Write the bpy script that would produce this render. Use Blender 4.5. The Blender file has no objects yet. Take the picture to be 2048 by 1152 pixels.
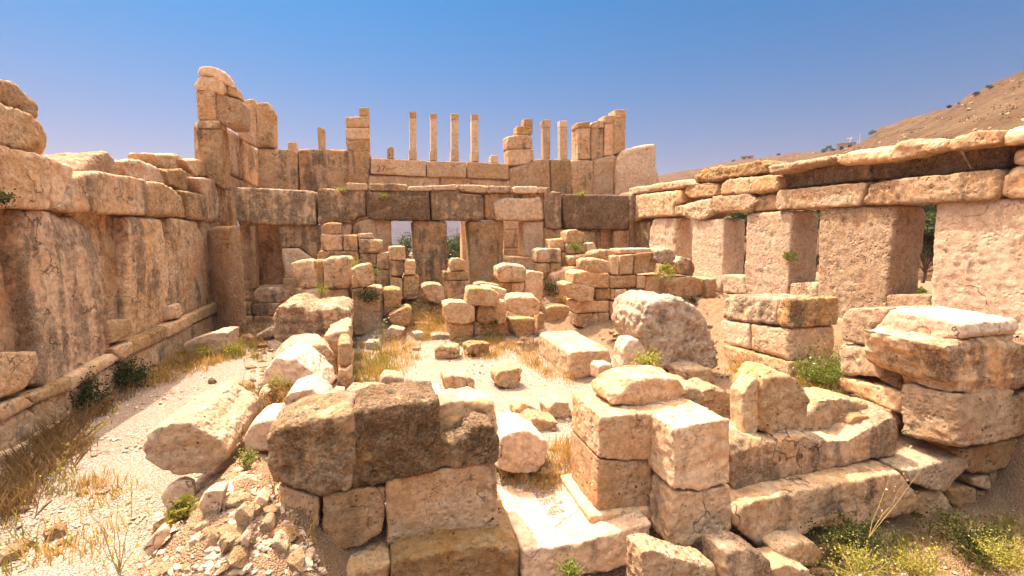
import bpy, bmesh, math, random
import numpy as np
from mathutils import Vector, Matrix

random.seed(11)
RNG = np.random.default_rng(5)
sc = bpy.context.scene
COL = sc.collection
CAM = Vector((0.0, 0.0, 3.6))          # the visitor's eye: 3.6 m above the floor of the ruin
F = 930.0                              # focal length in pixels of the 2048 px wide photograph
YAW, PITCH = math.radians(15.05), math.radians(6.99)
RIGHT = Vector((math.cos(YAW), -math.sin(YAW), 0))
FWD = Vector((math.sin(YAW)*math.cos(PITCH), math.cos(YAW)*math.cos(PITCH), -math.sin(PITCH)))
UP = Vector((math.sin(YAW)*math.sin(PITCH), math.cos(YAW)*math.sin(PITCH), math.cos(PITCH)))

# ---------------------------------------------------------------- surveying helpers
def ray(px, py):
    return (FWD*F + RIGHT*(px-1024.0) + UP*(576.0-py)).normalized()
def on_plane(px, py, p0, n):
    d = ray(px, py)
    return CAM + d*((p0-CAM).dot(n)/d.dot(n))
def on_z(px, py, z): return on_plane(px, py, Vector((0, 0, z)), Vector((0, 0, 1)))
def on_y(px, py, y): return on_plane(px, py, Vector((0, y, 0)), Vector((0, 1, 0)))
def on_x(px, py, x): return on_plane(px, py, Vector((x, 0, 0)), Vector((1, 0, 0)))

def sst(a, b, x):
    t = np.clip((x-a)/(b-a), 0, 1)
    return t*t*(3-2*t)

# ---------------------------------------------------------------- noise (numpy lattice)
LAT = RNG.random((64, 64, 64)).astype(np.float32)
def vnoise(p):
    p = np.asarray(p, np.float32)
    i = np.floor(p).astype(np.int32)
    f = p - i
    f = f*f*(3-2*f)
    i &= 63
    j = (i+1) & 63
    x0, y0, z0 = i[:, 0], i[:, 1], i[:, 2]
    x1, y1, z1 = j[:, 0], j[:, 1], j[:, 2]
    fx, fy, fz = f[:, 0], f[:, 1], f[:, 2]
    a = LAT[x0, y0, z0]*(1-fx)+LAT[x1, y0, z0]*fx
    b = LAT[x0, y1, z0]*(1-fx)+LAT[x1, y1, z0]*fx
    c = LAT[x0, y0, z1]*(1-fx)+LAT[x1, y0, z1]*fx
    d = LAT[x0, y1, z1]*(1-fx)+LAT[x1, y1, z1]*fx
    a = a*(1-fy)+b*fy
    c = c*(1-fy)+d*fy
    return (a*(1-fz)+c*fz)*2-1
def fbm(p, octs=3, gain=0.5):
    r = np.zeros(len(p), np.float32); a = 1.0
    p = np.asarray(p, np.float32)
    for k in range(octs):
        r += a*vnoise(p+k*17.3)
        p = p*2.03; a *= gain
    return r

# ---------------------------------------------------------------- terrain of the ruin
def ground_z(x, y):
    x = np.asarray(x, float); y = np.asarray(y, float)
    z = np.zeros(np.broadcast(x, y).shape)
    # earth and rubble heaped at the far end of the middle room
    z = z + 0.95*sst(14.6, 18.6, y)*sst(-1.2, 0.0, x)*(1-sst(9.0, 10.5, x))
    # right hand rooms stand higher
    z = z + 0.45*sst(5.6, 7.0, x)*np.maximum(sst(5.6, 6.8, y), sst(9.3, 10.6, x))
    z = z + 0.75*sst(9.2, 10.6, x)*sst(2.0, 4.0, y)
    # bank of earth carrying the left partition
    z = z + 0.55*np.exp(-((x+1.75)/0.62)**2)*sst(4.0, 6.0, y)*(1-sst(11.0, 13.0, y))
    # spoil heap at the end of the front wall
    z = z + 0.62*np.exp(-((x+1.45)/0.80)**2-((y-4.75)/1.15)**2)
    # lower ground outside the front wall
    z = z - 0.16*sst(-0.2, 0.3, x)*(1-sst(7.6, 8.6, x))*(1-sst(6.1, 6.7, y))
    front = (1-sst(5.0, 5.5, y))*sst(-0.9, -0.1, x)*(1-sst(9.3, 10.6, x))
    z = z - 0.62*front
    z = z - 0.20*front*sst(3.0, 4.5, x)
    return z
def on_ground(px, py):
    d = ray(px, py)
    t = 2.0
    for k in range(400):
        p = CAM + d*t
        if p.z <= float(ground_z(p.x, p.y)): break
        t += 0.06
    return CAM + d*t

# ---------------------------------------------------------------- things and parts
def tag(o, label=None, cat=None, group=None, kind=None):
    if label: o['label'] = label
    if cat: o['category'] = cat
    if group: o['group'] = group
    if kind: o['kind'] = kind
    return o
def thing(name, loc, label, cat, group=None):
    o = bpy.data.objects.new(name, None)
    o.empty_display_size = 0.3
    COL.objects.link(o)
    o.location = loc
    return tag(o, label, cat, group)
def mesh_obj(name, verts, faces, mat, parent=None, origin=None, smooth=False):
    verts = np.asarray(verts, float).reshape(-1, 3)
    if origin is None:
        origin = Vector(((verts[:, 0].min()+verts[:, 0].max())/2, (verts[:, 1].min()+verts[:, 1].max())/2, verts[:, 2].min()))
    me = bpy.data.meshes.new(name)
    me.from_pydata((verts-np.array(origin)).tolist(), [], faces)
    me.materials.append(mat)
    if smooth: me.polygons.foreach_set('use_smooth', [True]*len(me.polygons))
    me.update()
    o = bpy.data.objects.new(name, me)
    COL.objects.link(o)
    if parent:
        o.parent = parent; o.location = Vector(origin)-Vector(parent.location)
    else:
        o.location = origin
    return o

SPECS = []
def plane_of(pl):
    k = pl[0]
    if k == 'y': return Vector((0, pl[1], 0)), Vector((1, 0, 0)), Vector((0, 1, 0))
    if k == 'x': return Vector((pl[1], 0, 0)), Vector((0, 1, 0)), Vector((1, 0, 0))
    if k == 'b':                        # through the floor point seen at this pixel, height z, turned by yaw
        p = on_z(pl[1], pl[2], pl[3]); a = math.radians(pl[4] if len(pl) > 4 else 0)
    if k == 'g':
        p = on_ground(pl[1], pl[2]); a = math.radians(pl[3] if len(pl) > 3 else 0)
    if k == 'w':
        p = Vector((pl[1], pl[2], 0)); a = math.radians(pl[3])
    return p, Vector((math.cos(a), math.sin(a), 0)), Vector((-math.sin(a), math.cos(a), 0))
def S(parent, name, pl, poly, t, dx=0.0, dz=0.0, rough=1.0, rnd=1.0, stain=0.35, pale=0.0, taper=1.0, pit=0.0, strata=0.0,
      label=None, cat=None, group=None, partlabel=None):
    """A stone: its measured front outline on a standing plane, given its real depth t (metres) behind that face."""
    p0, u, v = plane_of(pl)
    front = [on_plane(px, py, p0, v) for px, py in poly]
    c = sum(front, Vector())/len(front)
    ext = v*t + u*dx + Vector((0, 0, dz))
    back = [c+(q-c)*taper+ext for q in front]
    SPECS.append(dict(parent=parent, name=name, front=front, back=back, rough=rough, rnd=rnd, stain=stain, pale=pale, pit=pit,
                      strata=strata, label=label, cat=cat, group=group, partlabel=partlabel))
def FP(parent, name, foot, z0, top_px, **kw):
    """A standing stone from its footprint (pixels on the level z0) and the height of its top above the first corner."""
    d = dict(rough=1.0, rnd=1.0, stain=0.35, pale=0.0, pit=0.0, strata=0.0, label=None, cat=None, group=None, partlabel=None, tops=None)
    d.update(kw)
    base = [on_z(px, py, z0) for px, py in foot]
    b0 = base[0]
    n = Vector((b0.x-CAM.x, b0.y-CAM.y, 0)).normalized()
    z1 = on_plane(top_px[0], top_px[1], b0, n).z
    if len(base) == 3: base.append(base[0]+base[2]-base[1])
    tops = d.pop('tops') or [0]*len(base)
    top = [Vector((p.x, p.y, z1+dz)) for p, dz in zip(base, tops)]
    SPECS.append(dict(parent=parent, name=name, front=base, back=top, **d))

def build_stones():
    tmp = []
    for s in SPECS:
        n = len(s['front'])
        pts = s['front']+s['back']
        c = sum(pts, Vector())/len(pts)
        bm = bmesh.new()
        vs = [bm.verts.new(p-c) for p in pts]
        bm.faces.new(vs[:n]); bm.faces.new(vs[n:][::-1])
        for i in range(n):
            j = (i+1) % n
            bm.faces.new((vs[j], vs[i], vs[n+i], vs[n+j]))
        bmesh.ops.recalc_face_normals(bm, faces=bm.faces)
        # break off corners along random fracture planes
        ncut = int(max(0, (s['rough']-0.45)*7)); rr = random.Random(len(tmp)*7+3)
        szs = sorted(max(p[q] for p in pts)-min(p[q] for p in pts) for q in range(3))
        for _ in range(ncut):
            nn = Vector((rr.gauss(0, 1), rr.gauss(0, 1), rr.gauss(0.15, 1))).normalized()
            sup = max((v.co).dot(nn) for v in bm.verts)
            cut = sup-szs[1]*rr.uniform(.02, .05+.05*min(2, s['rough']))
            ret = bmesh.ops.bisect_plane(bm, geom=bm.verts[:]+bm.edges[:]+bm.faces[:], plane_co=nn*cut, plane_no=nn, clear_outer=True)
            be = [e for e in bm.edges if e.is_boundary]
            if be: bmesh.ops.holes_fill(bm, edges=be, sides=0)
        bmesh.ops.recalc_face_normals(bm, faces=bm.faces)
        bmesh.ops.triangulate(bm, faces=bm.faces)
        me = bpy.data.meshes.new('t'); bm.to_mesh(me); bm.free()
        o = bpy.data.objects.new('t', me); COL.objects.link(o)
        dist = (c-CAM).length
        ext = [max(p[k] for p in pts)-min(p[k] for p in pts) for k in range(3)]
        size = sorted(ext)[1]; thin = min(ext)
        vox = max(0.016, min(0.10, dist*0.0036*DETAIL))
        vox = min(vox, max(0.012, min(thin/9.0, size/22.0)))
        m = o.modifiers.new('r', 'REMESH'); m.mode = 'VOXEL'; m.voxel_size = vox; m.adaptivity = 0
        s.update(c=c, obj=o, vox=vox, size=size, thin=thin)
        tmp.append(o)
    dg = bpy.context.evaluated_depsgraph_get(); dg.update()
    total = 0
    for k, s in enumerate(SPECS):
        o = s['obj']
        ev = o.evaluated_get(dg)
        me = bpy.data.meshes.new_from_object(ev)
        n = len(me.vertices); total += n
        co = np.empty(n*3, np.float32); me.vertices.foreach_get('co', co); co = co.reshape(-1, 3)
        e = np.empty(len(me.edges)*2, np.int32); me.edges.foreach_get('vertices', e); e = e.reshape(-1, 2)
        ia = np.concatenate([e[:, 0], e[:, 1]]); ib = np.concatenate([e[:, 1], e[:, 0]])
        deg = np.maximum(np.bincount(ia, minlength=n), 1)
        def lap(q, it):
            for _ in range(it):
                q = np.stack([np.bincount(ia, weights=q[ib, a], minlength=n) for a in range(3)], 1)/deg[:, None]
            return q.astype(np.float32)
        vox = s['vox']; r = s['rough']; sz = min(max(s['size'], 0.15), 1.6); th = min(max(s['thin'], 0.1), 1.0)
        W = co + np.array(s['c'], np.float32) + (k*3.71) % 40
        # worn arrises: soften everything a little, then break the edges where the noise says so
        base = lap(co, 1)
        it = int(min(24, max(2, (0.048*max(.6, s['rnd'])*min(1.0, sz)/vox)**2)))
        soft = lap(base, it)
        w = np.clip(0.12+1.25*fbm(W*2.0/max(0.35, sz), 2)+0.22*(r-1)+0.15*(s['rnd']-.6), 0, 1)[:, None]
        co2 = base*(1-w)+soft*w
        me.vertices.foreach_set('co', co2.ravel()); me.update()
        nr = np.empty(n*3, np.float32); me.vertex_normals.foreach_get('vector', nr); nr = nr.reshape(-1, 3)
        amp = 0.022*r*min(1.0, sz)*min(1, th/0.35)
        d = amp*0.9*fbm(W*1.4/max(0.3, sz), 2)
        rid = 1-np.abs(fbm(W*3.1, 3))
        d += amp*0.9*(rid-0.7)
        d += amp*0.55*(0.55-1.3*np.abs(fbm(W*7.0+3, 2)))
        d += min(0.014, amp*0.7)*fbm(W*14, 2)
        if r > 1.15:
            d += (r-1.0)*0.030*min(1, sz)*(0.5-1.2*np.abs(fbm(W*2.2+7, 4, .6)))
        if s['pit'] > 0:
            q = fbm(W*6.5, 3, 0.6)
            d -= s['pit']*0.060*np.clip(q-0.12, 0, 1)
            d += s['pit']*0.035*(1-np.abs(fbm(W*4.0+9, 2)))
        if s['strata'] > 0:
            Ws = W*np.array([0.8, 0.8, 9.0], np.float32)
            Ws[:, 2] += 1.6*vnoise(W*0.9)
            d += s['strata']*0.035*fbm(Ws, 2)
        # knock a corner or two off
        chip = fbm(W*0.9/max(0.3, sz)+31.0, 1)
        curv = np.linalg.norm(co2-lap(co2, max(4, it//2)), axis=1)
        d -= np.clip(chip-0.25, 0, 1)*np.clip(curv*3.0, 0, 0.12)*r
        co3 = co2 + nr*d[:, None]
        me.vertices.foreach_set('co', co3.ravel())
        me.polygons.foreach_set('use_smooth', np.ones(len(me.polygons), bool))
        me.update()
        me.materials.clear(); me.materials.append(M['limestone'])
        par = s['parent']
        old = o.data
        o.modifiers.clear(); o.data = me; bpy.data.meshes.remove(old)
        o.name = s['name']; me.name = s['name']
        if par:
            o.parent = par; o.location = s['c']-par.location
            if s['partlabel']: o['label'] = s['partlabel']
        else:
            o.location = s['c']; tag(o, s['label'], s['cat'], s['group'])
        o['stain'] = float(s['stain']); o['pale'] = float(s['pale'])
        o['seed'] = float((k*0.6180339) % 1.0); o['rough'] = float(r)
    print('stones', len(SPECS), 'verts', total)
# ---------------------------------------------------------------- materials
DETAIL = 0.8
M = {}
class NT:
    def __init__(s, name):
        m = bpy.data.materials.new(name); m.use_nodes = True
        s.m = m; s.t = m.node_tree; s.t.nodes.clear()
        s.out = s.n('ShaderNodeOutputMaterial'); s.b = s.n('ShaderNodeBsdfPrincipled')
        s.l(s.b.outputs[0], s.out.inputs[0])
        s.b.inputs['Roughness'].default_value = 0.95
        s.b.inputs['Specular IOR Level'].default_value = 0.15
        M[name] = m
    def n(s, typ, **kw):
        nd = s.t.nodes.new(typ)
        for k, v in kw.items(): setattr(nd, k, v)
        return nd
    def l(s, a, b): s.t.links.new(a, b)
    def val(s, sock, v):
        if hasattr(v, 'links') or isinstance(v, bpy.types.NodeSocket): s.l(v, sock)
        else: sock.default_value = v
    def math(s, op, a, b=0.0, clamp=False):
        nd = s.n('ShaderNodeMath', operation=op); nd.use_clamp = clamp
        s.val(nd.inputs[0], a); s.val(nd.inputs[1], b); return nd.outputs[0]
    def mix(s, f, a, b, blend='MIX'):
        nd = s.n('ShaderNodeMix', data_type='RGBA', blend_type=blend)
        s.val(nd.inputs[0], f)
        for i, v in ((6, a), (7, b)):
            if isinstance(v, tuple): nd.inputs[i].default_value = (*v, 1)
            else: s.l(v, nd.inputs[i])
        return nd.outputs[2]
    def noise(s, vec, scale, detail=4, rough=0.55, dist=0.0):
        nd = s.n('ShaderNodeTexNoise'); s.l(vec, nd.inputs['Vector'])
        nd.inputs['Scale'].default_value = scale; nd.inputs['Detail'].default_value = detail
        nd.inputs['Roughness'].default_value = rough; nd.inputs['Distortion'].default_value = dist
        return nd.outputs['Fac']
    def voro(s, vec, scale, feature='F1', out='Distance'):
        nd = s.n('ShaderNodeTexVoronoi', feature=feature); s.l(vec, nd.inputs['Vector'])
        nd.inputs['Scale'].default_value = scale; return nd.outputs[out]
    def ramp(s, f, a, b):
        nd = s.n('ShaderNodeMapRange'); nd.interpolation_type = 'SMOOTHSTEP'
        s.l(f, nd.inputs[0]); s.val(nd.inputs[1], a); s.val(nd.inputs[2], b)
        return nd.outputs[0]
    def bump(s, h, strength, dist, prev=None):
        nd = s.n('ShaderNodeBump'); nd.inputs['Strength'].default_value = strength
        nd.inputs['Distance'].default_value = dist; s.l(h, nd.inputs['Height'])
        if prev is not None: s.l(prev, nd.inputs['Normal'])
        return nd.outputs[0]
    def scalevec(s, vec, sc):
        nd = s.n('ShaderNodeVectorMath', operation='MULTIPLY'); s.l(vec, nd.inputs[0]); nd.inputs[1].default_value = sc
        return nd.outputs[0]
    def attr(s, name):
        nd = s.n('ShaderNodeAttribute', attribute_type='OBJECT', attribute_name=name); return nd.outputs['Fac']

def limestone():
    k = NT('limestone')
    geo = k.n('ShaderNodeNewGeometry')
    seed = k.attr('seed'); stain = k.attr('stain'); pale = k.attr('pale')
    off = k.n('ShaderNodeVectorMath', operation='ADD'); k.l(geo.outputs['Position'], off.inputs[0])
    cmb = k.n('ShaderNodeCombineXYZ'); so = k.math('MULTIPLY', seed, 37.0)
    for i in range(3): k.l(so, cmb.inputs[i])
    k.l(cmb.outputs[0], off.inputs[1]); P = off.outputs[0]
    seed2 = k.math('FRACT', k.math('MULTIPLY', seed, 7.31)); seed3 = k.math('FRACT', k.math('MULTIPLY', seed, 13.7))
    big = k.noise(P, 0.9, 3); mid = k.noise(P, 4.0, 5, 0.6); fine = k.noise(P, 22.0, 4, 0.65)
    # warm honey limestone to pale cream
    col = k.mix(k.ramp(big, 0.32, 0.68), (0.615, 0.330, 0.136), (0.69, 0.442, 0.245))
    col = k.mix(k.math('MULTIPLY', k.ramp(mid, 0.42, 0.72), 0.6), col, (0.72, 0.53, 0.335))
    col = k.mix(k.math('MULTIPLY', k.ramp(k.noise(P, 1.7, 4, 0.6, 0.6), 0.54, 0.76), 0.6), col, (0.53, 0.265, 0.09))
    col = k.mix(pale, col, (0.67, 0.53, 0.405))
    # per stone shift
    shade = k.n('ShaderNodeHueSaturation'); k.l(col, shade.inputs['Color'])
    k.l(k.math('MULTIPLY_ADD', seed, 0.22), shade.inputs['Value']); shade.inputs['Value'].links[0].from_node.inputs[2].default_value = 0.87
    hu = k.math('ADD', 0.4995, k.math('MULTIPLY', seed3, 0.005)); k.l(hu, shade.inputs['Hue']); sa = k.math('ADD', 0.92, k.math('MULTIPLY', seed2, 0.16)); k.l(sa, shade.inputs['Saturation'])
    col = shade.outputs[0]
    # grey brown lichen and rain streaks, painted shade on the recessed cornice
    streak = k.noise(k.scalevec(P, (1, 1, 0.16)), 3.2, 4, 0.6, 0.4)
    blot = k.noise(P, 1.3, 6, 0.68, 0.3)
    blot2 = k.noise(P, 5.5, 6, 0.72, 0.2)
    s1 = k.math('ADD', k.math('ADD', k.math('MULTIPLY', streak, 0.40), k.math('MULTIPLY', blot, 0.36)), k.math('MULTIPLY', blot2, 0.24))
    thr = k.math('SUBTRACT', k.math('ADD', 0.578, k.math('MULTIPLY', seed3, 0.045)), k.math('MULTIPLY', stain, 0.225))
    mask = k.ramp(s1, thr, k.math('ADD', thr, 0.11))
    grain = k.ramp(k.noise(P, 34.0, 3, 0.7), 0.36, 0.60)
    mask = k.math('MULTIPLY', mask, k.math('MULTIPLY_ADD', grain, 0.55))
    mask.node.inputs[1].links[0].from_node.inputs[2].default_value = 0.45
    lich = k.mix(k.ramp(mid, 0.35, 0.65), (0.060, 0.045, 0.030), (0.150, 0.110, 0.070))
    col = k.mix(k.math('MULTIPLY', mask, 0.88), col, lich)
    # weather mottling
    mott = k.n('ShaderNodeMapRange'); k.l(k.noise(P, 8.5, 8, 0.78), mott.inputs[0]); mott.inputs[1].default_value = 0.36; mott.inputs[2].default_value = 0.57; mott.inputs[3].default_value = 0.66; mott.inputs[4].default_value = 1.10
    mm = k.n('ShaderNodeCombineColor'); 
    for i in range(3): k.l(mott.outputs[0], mm.inputs[i])
    col = k.mix(1.0, col, mm.outputs[0], 'MULTIPLY')
    v2 = k.voro(P, 9.0)
    pit2 = k.math('MULTIPLY', k.math('SUBTRACT', 1.0, k.ramp(v2, 0.06, 0.20)), k.ramp(k.math('ADD', k.noise(P, 1.7, 3), k.math('MULTIPLY', k.math('SUBTRACT', seed2, 0.5), 0.22)), 0.53, 0.63))
    col = k.mix(k.math('MULTIPLY', pit2, 0.85), col, (0.075, 0.042, 0.020))
    # small dark pits and pale specks
    v = k.voro(P, 26.0)
    pit = k.math('MULTIPLY', k.math('SUBTRACT', 1.0, k.ramp(v, 0.10, 0.24)), k.ramp(k.noise(P, 3.0, 2), 0.44, 0.58))
    col = k.mix(k.math('MULTIPLY', pit, 0.75), col, (0.10, 0.058, 0.028))
    col = k.mix(k.math('MULTIPLY', k.ramp(fine, 0.56, 0.70), 0.28), col, (0.74, 0.56, 0.37))
    sp = k.math('MULTIPLY', k.ramp(k.noise(P, 40.0, 4, 0.75), 0.56, 0.66), k.ramp(k.noise(P, 2.4, 3), 0.40, 0.62))
    col = k.mix(k.math('MULTIPLY', sp, 0.6), col, (0.20, 0.115, 0.055))
    # hairline cracks
    cv = k.n('ShaderNodeTexVoronoi', feature='DISTANCE_TO_EDGE'); cv.inputs['Scale'].default_value = 0.85
    wob = k.n('ShaderNodeTexNoise'); k.l(P, wob.inputs['Vector']); wob.inputs['Scale'].default_value = 2.5; wob.inputs['Detail'].default_value = 5
    wv = k.n('ShaderNodeVectorMath', operation='MULTIPLY_ADD'); k.l(wob.outputs['Color'], wv.inputs[0]); wv.inputs[1].default_value = (0.55,)*3; k.l(P, wv.inputs[2])
    k.l(wv.outputs[0], cv.inputs['Vector'])
    crack = k.math('MULTIPLY', k.math('SUBTRACT', 1.0, k.ramp(cv.outputs['Distance'], 0.001, 0.007)), k.ramp(k.noise(P, 1.1, 2), 0.53, 0.60))
    col = k.mix(k.math('MULTIPLY', crack, 0.6), col, (0.085, 0.048, 0.022))
    k.l(col, k.b.inputs['Base Color'])
    gs = k.math('ADD', k.math('MULTIPLY', seed2, 0.85), 0.25)
    h = k.math('ADD', k.math('MULTIPLY', k.noise(P, 14.0, 6, 0.72), 1.0), k.math('MULTIPLY', k.noise(P, 60.0, 3, 0.7), 0.35))
    h = k.math('SUBTRACT', h, k.math('MULTIPLY', k.math('SUBTRACT', 1.0, k.ramp(k.voro(k.scalevec(P, (1, 1, 1)), 11.0), 0.0, 0.5)), k.ramp(k.noise(P, 2.0, 3), 0.42, 0.62)))
    nb = k.bump(h, 1.0, 0.12); k.l(gs, nb.node.inputs['Strength'])
    h2 = k.math('SUBTRACT', k.math('SUBTRACT', k.math('MULTIPLY', pit, -1.0), k.math('MULTIPLY', crack, 1.6)), k.math('MULTIPLY', pit2, 2.2))
    nb = k.bump(h2, 1.0, 0.03, nb)
    k.l(nb, k.b.inputs['Normal'])
limestone()

def ground_mat():
    k = NT('gravel_earth')
    geo = k.n('ShaderNodeNewGeometry'); P = geo.outputs['Position']
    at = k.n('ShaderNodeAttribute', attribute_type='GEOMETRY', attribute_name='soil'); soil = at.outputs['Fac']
    peb = k.n('ShaderNodeTexVoronoi'); k.l(P, peb.inputs['Vector']); peb.inputs['Scale'].default_value = 48
    pebc = k.math('MULTIPLY', peb.outputs['Distance'], 1.0)
    sep = k.n('ShaderNodeSeparateColor'); k.l(peb.outputs['Color'], sep.inputs[0])
    col = k.mix(sep.outputs[0], (0.36, 0.275, 0.20), (0.60, 0.49, 0.39))
    col = k.mix(k.ramp(pebc, 0.40, 0.75), col, (0.25, 0.17, 0.11))
    col = k.mix(k.math('MULTIPLY', k.ramp(k.noise(P, 1.6, 5, 0.6), 0.46, 0.66), 0.4), col, (0.40, 0.27, 0.16))
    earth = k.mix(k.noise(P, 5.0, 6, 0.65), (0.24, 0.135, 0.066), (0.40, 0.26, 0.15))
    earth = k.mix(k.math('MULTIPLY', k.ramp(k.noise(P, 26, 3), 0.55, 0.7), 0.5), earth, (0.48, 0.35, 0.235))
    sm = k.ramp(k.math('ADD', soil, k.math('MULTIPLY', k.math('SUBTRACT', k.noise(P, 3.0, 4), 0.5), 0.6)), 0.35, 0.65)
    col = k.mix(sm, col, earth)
    k.l(col, k.b.inputs['Base Color'])
    h = k.math('ADD', k.math('MULTIPLY', pebc, -0.7), k.math('MULTIPLY', k.noise(P, 9, 6, 0.7), 1.2))
    k.l(k.bump(h, 1.0, 0.045), k.b.inputs['Normal'])
ground_mat()

def hill_mat(name, a, b, c, scale, bumpd):
    k = NT(name)
    geo = k.n('ShaderNodeNewGeometry'); P = geo.outputs['Position']
    col = k.mix(k.ramp(k.noise(P, scale, 6, 0.65), 0.35, 0.65), a, b)
    col = k.mix(k.ramp(k.noise(P, scale*5, 5, 0.7), 0.52, 0.66), col, c)
    k.l(col, k.b.inputs['Base Color'])
    k.l(k.bump(k.noise(P, scale*4, 6, 0.7), 1.0, bumpd), k.b.inputs['Normal'])
hill_mat('hillside_earth', (0.100, 0.052, 0.019), (0.140, 0.083, 0.036), (0.060, 0.038, 0.015), 0.12, 1.5)
hill_mat('valley_earth', (0.30, 0.22, 0.10), (0.40, 0.29, 0.15), (0.10, 0.10, 0.035), 0.02, 6.0)
hill_mat('far_hill_earth', (0.050, 0.043, 0.042), (0.068, 0.058, 0.056), (0.028, 0.028, 0.026), 0.025, 5.0)

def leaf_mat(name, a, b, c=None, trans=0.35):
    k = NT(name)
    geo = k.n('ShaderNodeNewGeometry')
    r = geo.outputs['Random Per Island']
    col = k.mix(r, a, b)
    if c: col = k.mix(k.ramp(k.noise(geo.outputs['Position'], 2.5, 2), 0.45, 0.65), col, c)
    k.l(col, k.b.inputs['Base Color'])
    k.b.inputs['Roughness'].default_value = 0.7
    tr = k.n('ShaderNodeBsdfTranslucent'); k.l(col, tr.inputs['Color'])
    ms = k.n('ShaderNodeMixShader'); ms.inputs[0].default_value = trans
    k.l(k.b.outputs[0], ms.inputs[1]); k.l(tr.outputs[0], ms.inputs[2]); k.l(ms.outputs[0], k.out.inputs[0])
leaf_mat('dry_grass', (0.50, 0.29, 0.075), (0.62, 0.42, 0.15), (0.36, 0.24, 0.045))
leaf_mat('green_grass', (0.22, 0.21, 0.035), (0.36, 0.30, 0.06))
leaf_mat('leaf_green', (0.10, 0.145, 0.022), (0.21, 0.235, 0.040))
leaf_mat('leaf_yellow_green', (0.24, 0.25, 0.035), (0.38, 0.34, 0.06))
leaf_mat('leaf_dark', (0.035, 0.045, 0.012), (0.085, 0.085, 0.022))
leaf_mat('leaf_brown', (0.20, 0.115, 0.04), (0.33, 0.20, 0.075))
leaf_mat('leaf_tree', (0.045, 0.06, 0.018), (0.10, 0.115, 0.035))
leaf_mat('petal_yellow', (0.72, 0.50, 0.02), (0.80, 0.60, 0.04), trans=0.2)
leaf_mat('petal_red', (0.62, 0.03, 0.02), (0.70, 0.05, 0.02), trans=0.2)
leaf_mat('seed_head', (0.55, 0.45, 0.33), (0.66, 0.56, 0.44), trans=0.2)
leaf_mat('stem_straw', (0.34, 0.26, 0.08), (0.46, 0.34, 0.12), trans=0.1)
def flat(name, c, rough=0.8):
    k = NT(name); P = k.n('ShaderNodeNewGeometry').outputs['Position']
    k.l(k.mix(k.noise(P, 3, 3), tuple(x*0.8 for x in c), tuple(min(1, x*1.15) for x in c)), k.b.inputs['Base Color']); k.b.inputs['Roughness'].default_value = rough
flat('bark', (0.12, 0.075, 0.04)); flat('pole_wood', (0.24, 0.17, 0.11)); flat('pole_pale', (0.55, 0.50, 0.46)); flat('paint_red', (0.32, 0.07, 0.035)); flat('plastic_red', (0.62, 0.07, 0.02), 0.45)
flat('house_wall', (0.45, 0.33, 0.22)); flat('house_dark', (0.05, 0.04, 0.03)); flat('asphalt', (0.20, 0.18, 0.17)); flat('paper', (0.55, 0.55, 0.56), 0.5)
SKY_LOW = (0.39, 0.275, 0.285); SKY_HIGH = (0.058, 0.315, 0.47); SKY_ZEN = (10.0, 6.6, 3.8); SKY_STRENGTH = 0.08; EXPOSURE = 1.62; HAZE = 0.00025; SUN = 3.0; DUST = 1.5
# ================================================================ the great walls
XL, YB, XR, YU = -6.05, 20.0, 11.4, 23.5
LEFT = thing('ruined_wall', (XL-0.5, 12.0, 0), 'long shaded wall of broad upright slabs under heavy broken lintels, beside the gravel path', 'wall')
X0 = ('x', XL); X1 = ('x', XL-0.07); X2 = ('x', XL-0.38); X3 = ('x', XL+0.06); XB = ('x', XL+0.09)
# uprights
S(LEFT, 'upright_slab', X1, [(38,418),(101,422),(132,434),(189,431),(198,460),(226,713),(205,735),(139,757),(87,774),(57,764),(76,703),(45,519)], -1.0, rough=1.1, stain=.62)
S(LEFT, 'niche_panel', X2, [(-120,395),(215,412),(205,700),(90,760),(-120,800)], -0.5, stain=.35, rough=.8)
S(LEFT, 'niche_panel', X2, [(180,428),(275,430),(280,665),(205,700)], -0.5, stain=.38, rough=.8)
S(LEFT, 'upright_slab', X1, [(257,432),(326,436),(344,540),(347,637),(333,654),(271,677),(266,633)], -1.0, rough=1.2, stain=.6)
S(LEFT, 'upright_slab', X1, [(341,437),(404,442),(415,512),(415,616),(368,632),(346,637),(335,602)], -1.0, rough=1.1, stain=.5)
S(LEFT, 'upright_slab', X1, [(404,441),(446,442),(452,610),(415,618)], -1.0, rough=1.0, stain=.5)
S(LEFT, 'upright_slab', X2, [(-420,380),(-105,408),(-110,790),(-420,900)], -1.0, rough=1.1, stain=.5)
# sills
S(LEFT, 'sill_block', X3, [(-60,707),(78,701),(80,724),(52,778),(-60,818)], -0.9, rough=.9, stain=.3)
S(LEFT, 'sill_block', XL and ('x', XL+0.02), [(218,641),(266,637),(268,668),(222,690)], -0.8, rough=.8, stain=.2)
S(LEFT, 'sill_block', X3, [(345,611),(362,606),(368,628),(358,637),(345,640)], -0.6, rough=1.3, stain=.3)
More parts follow.
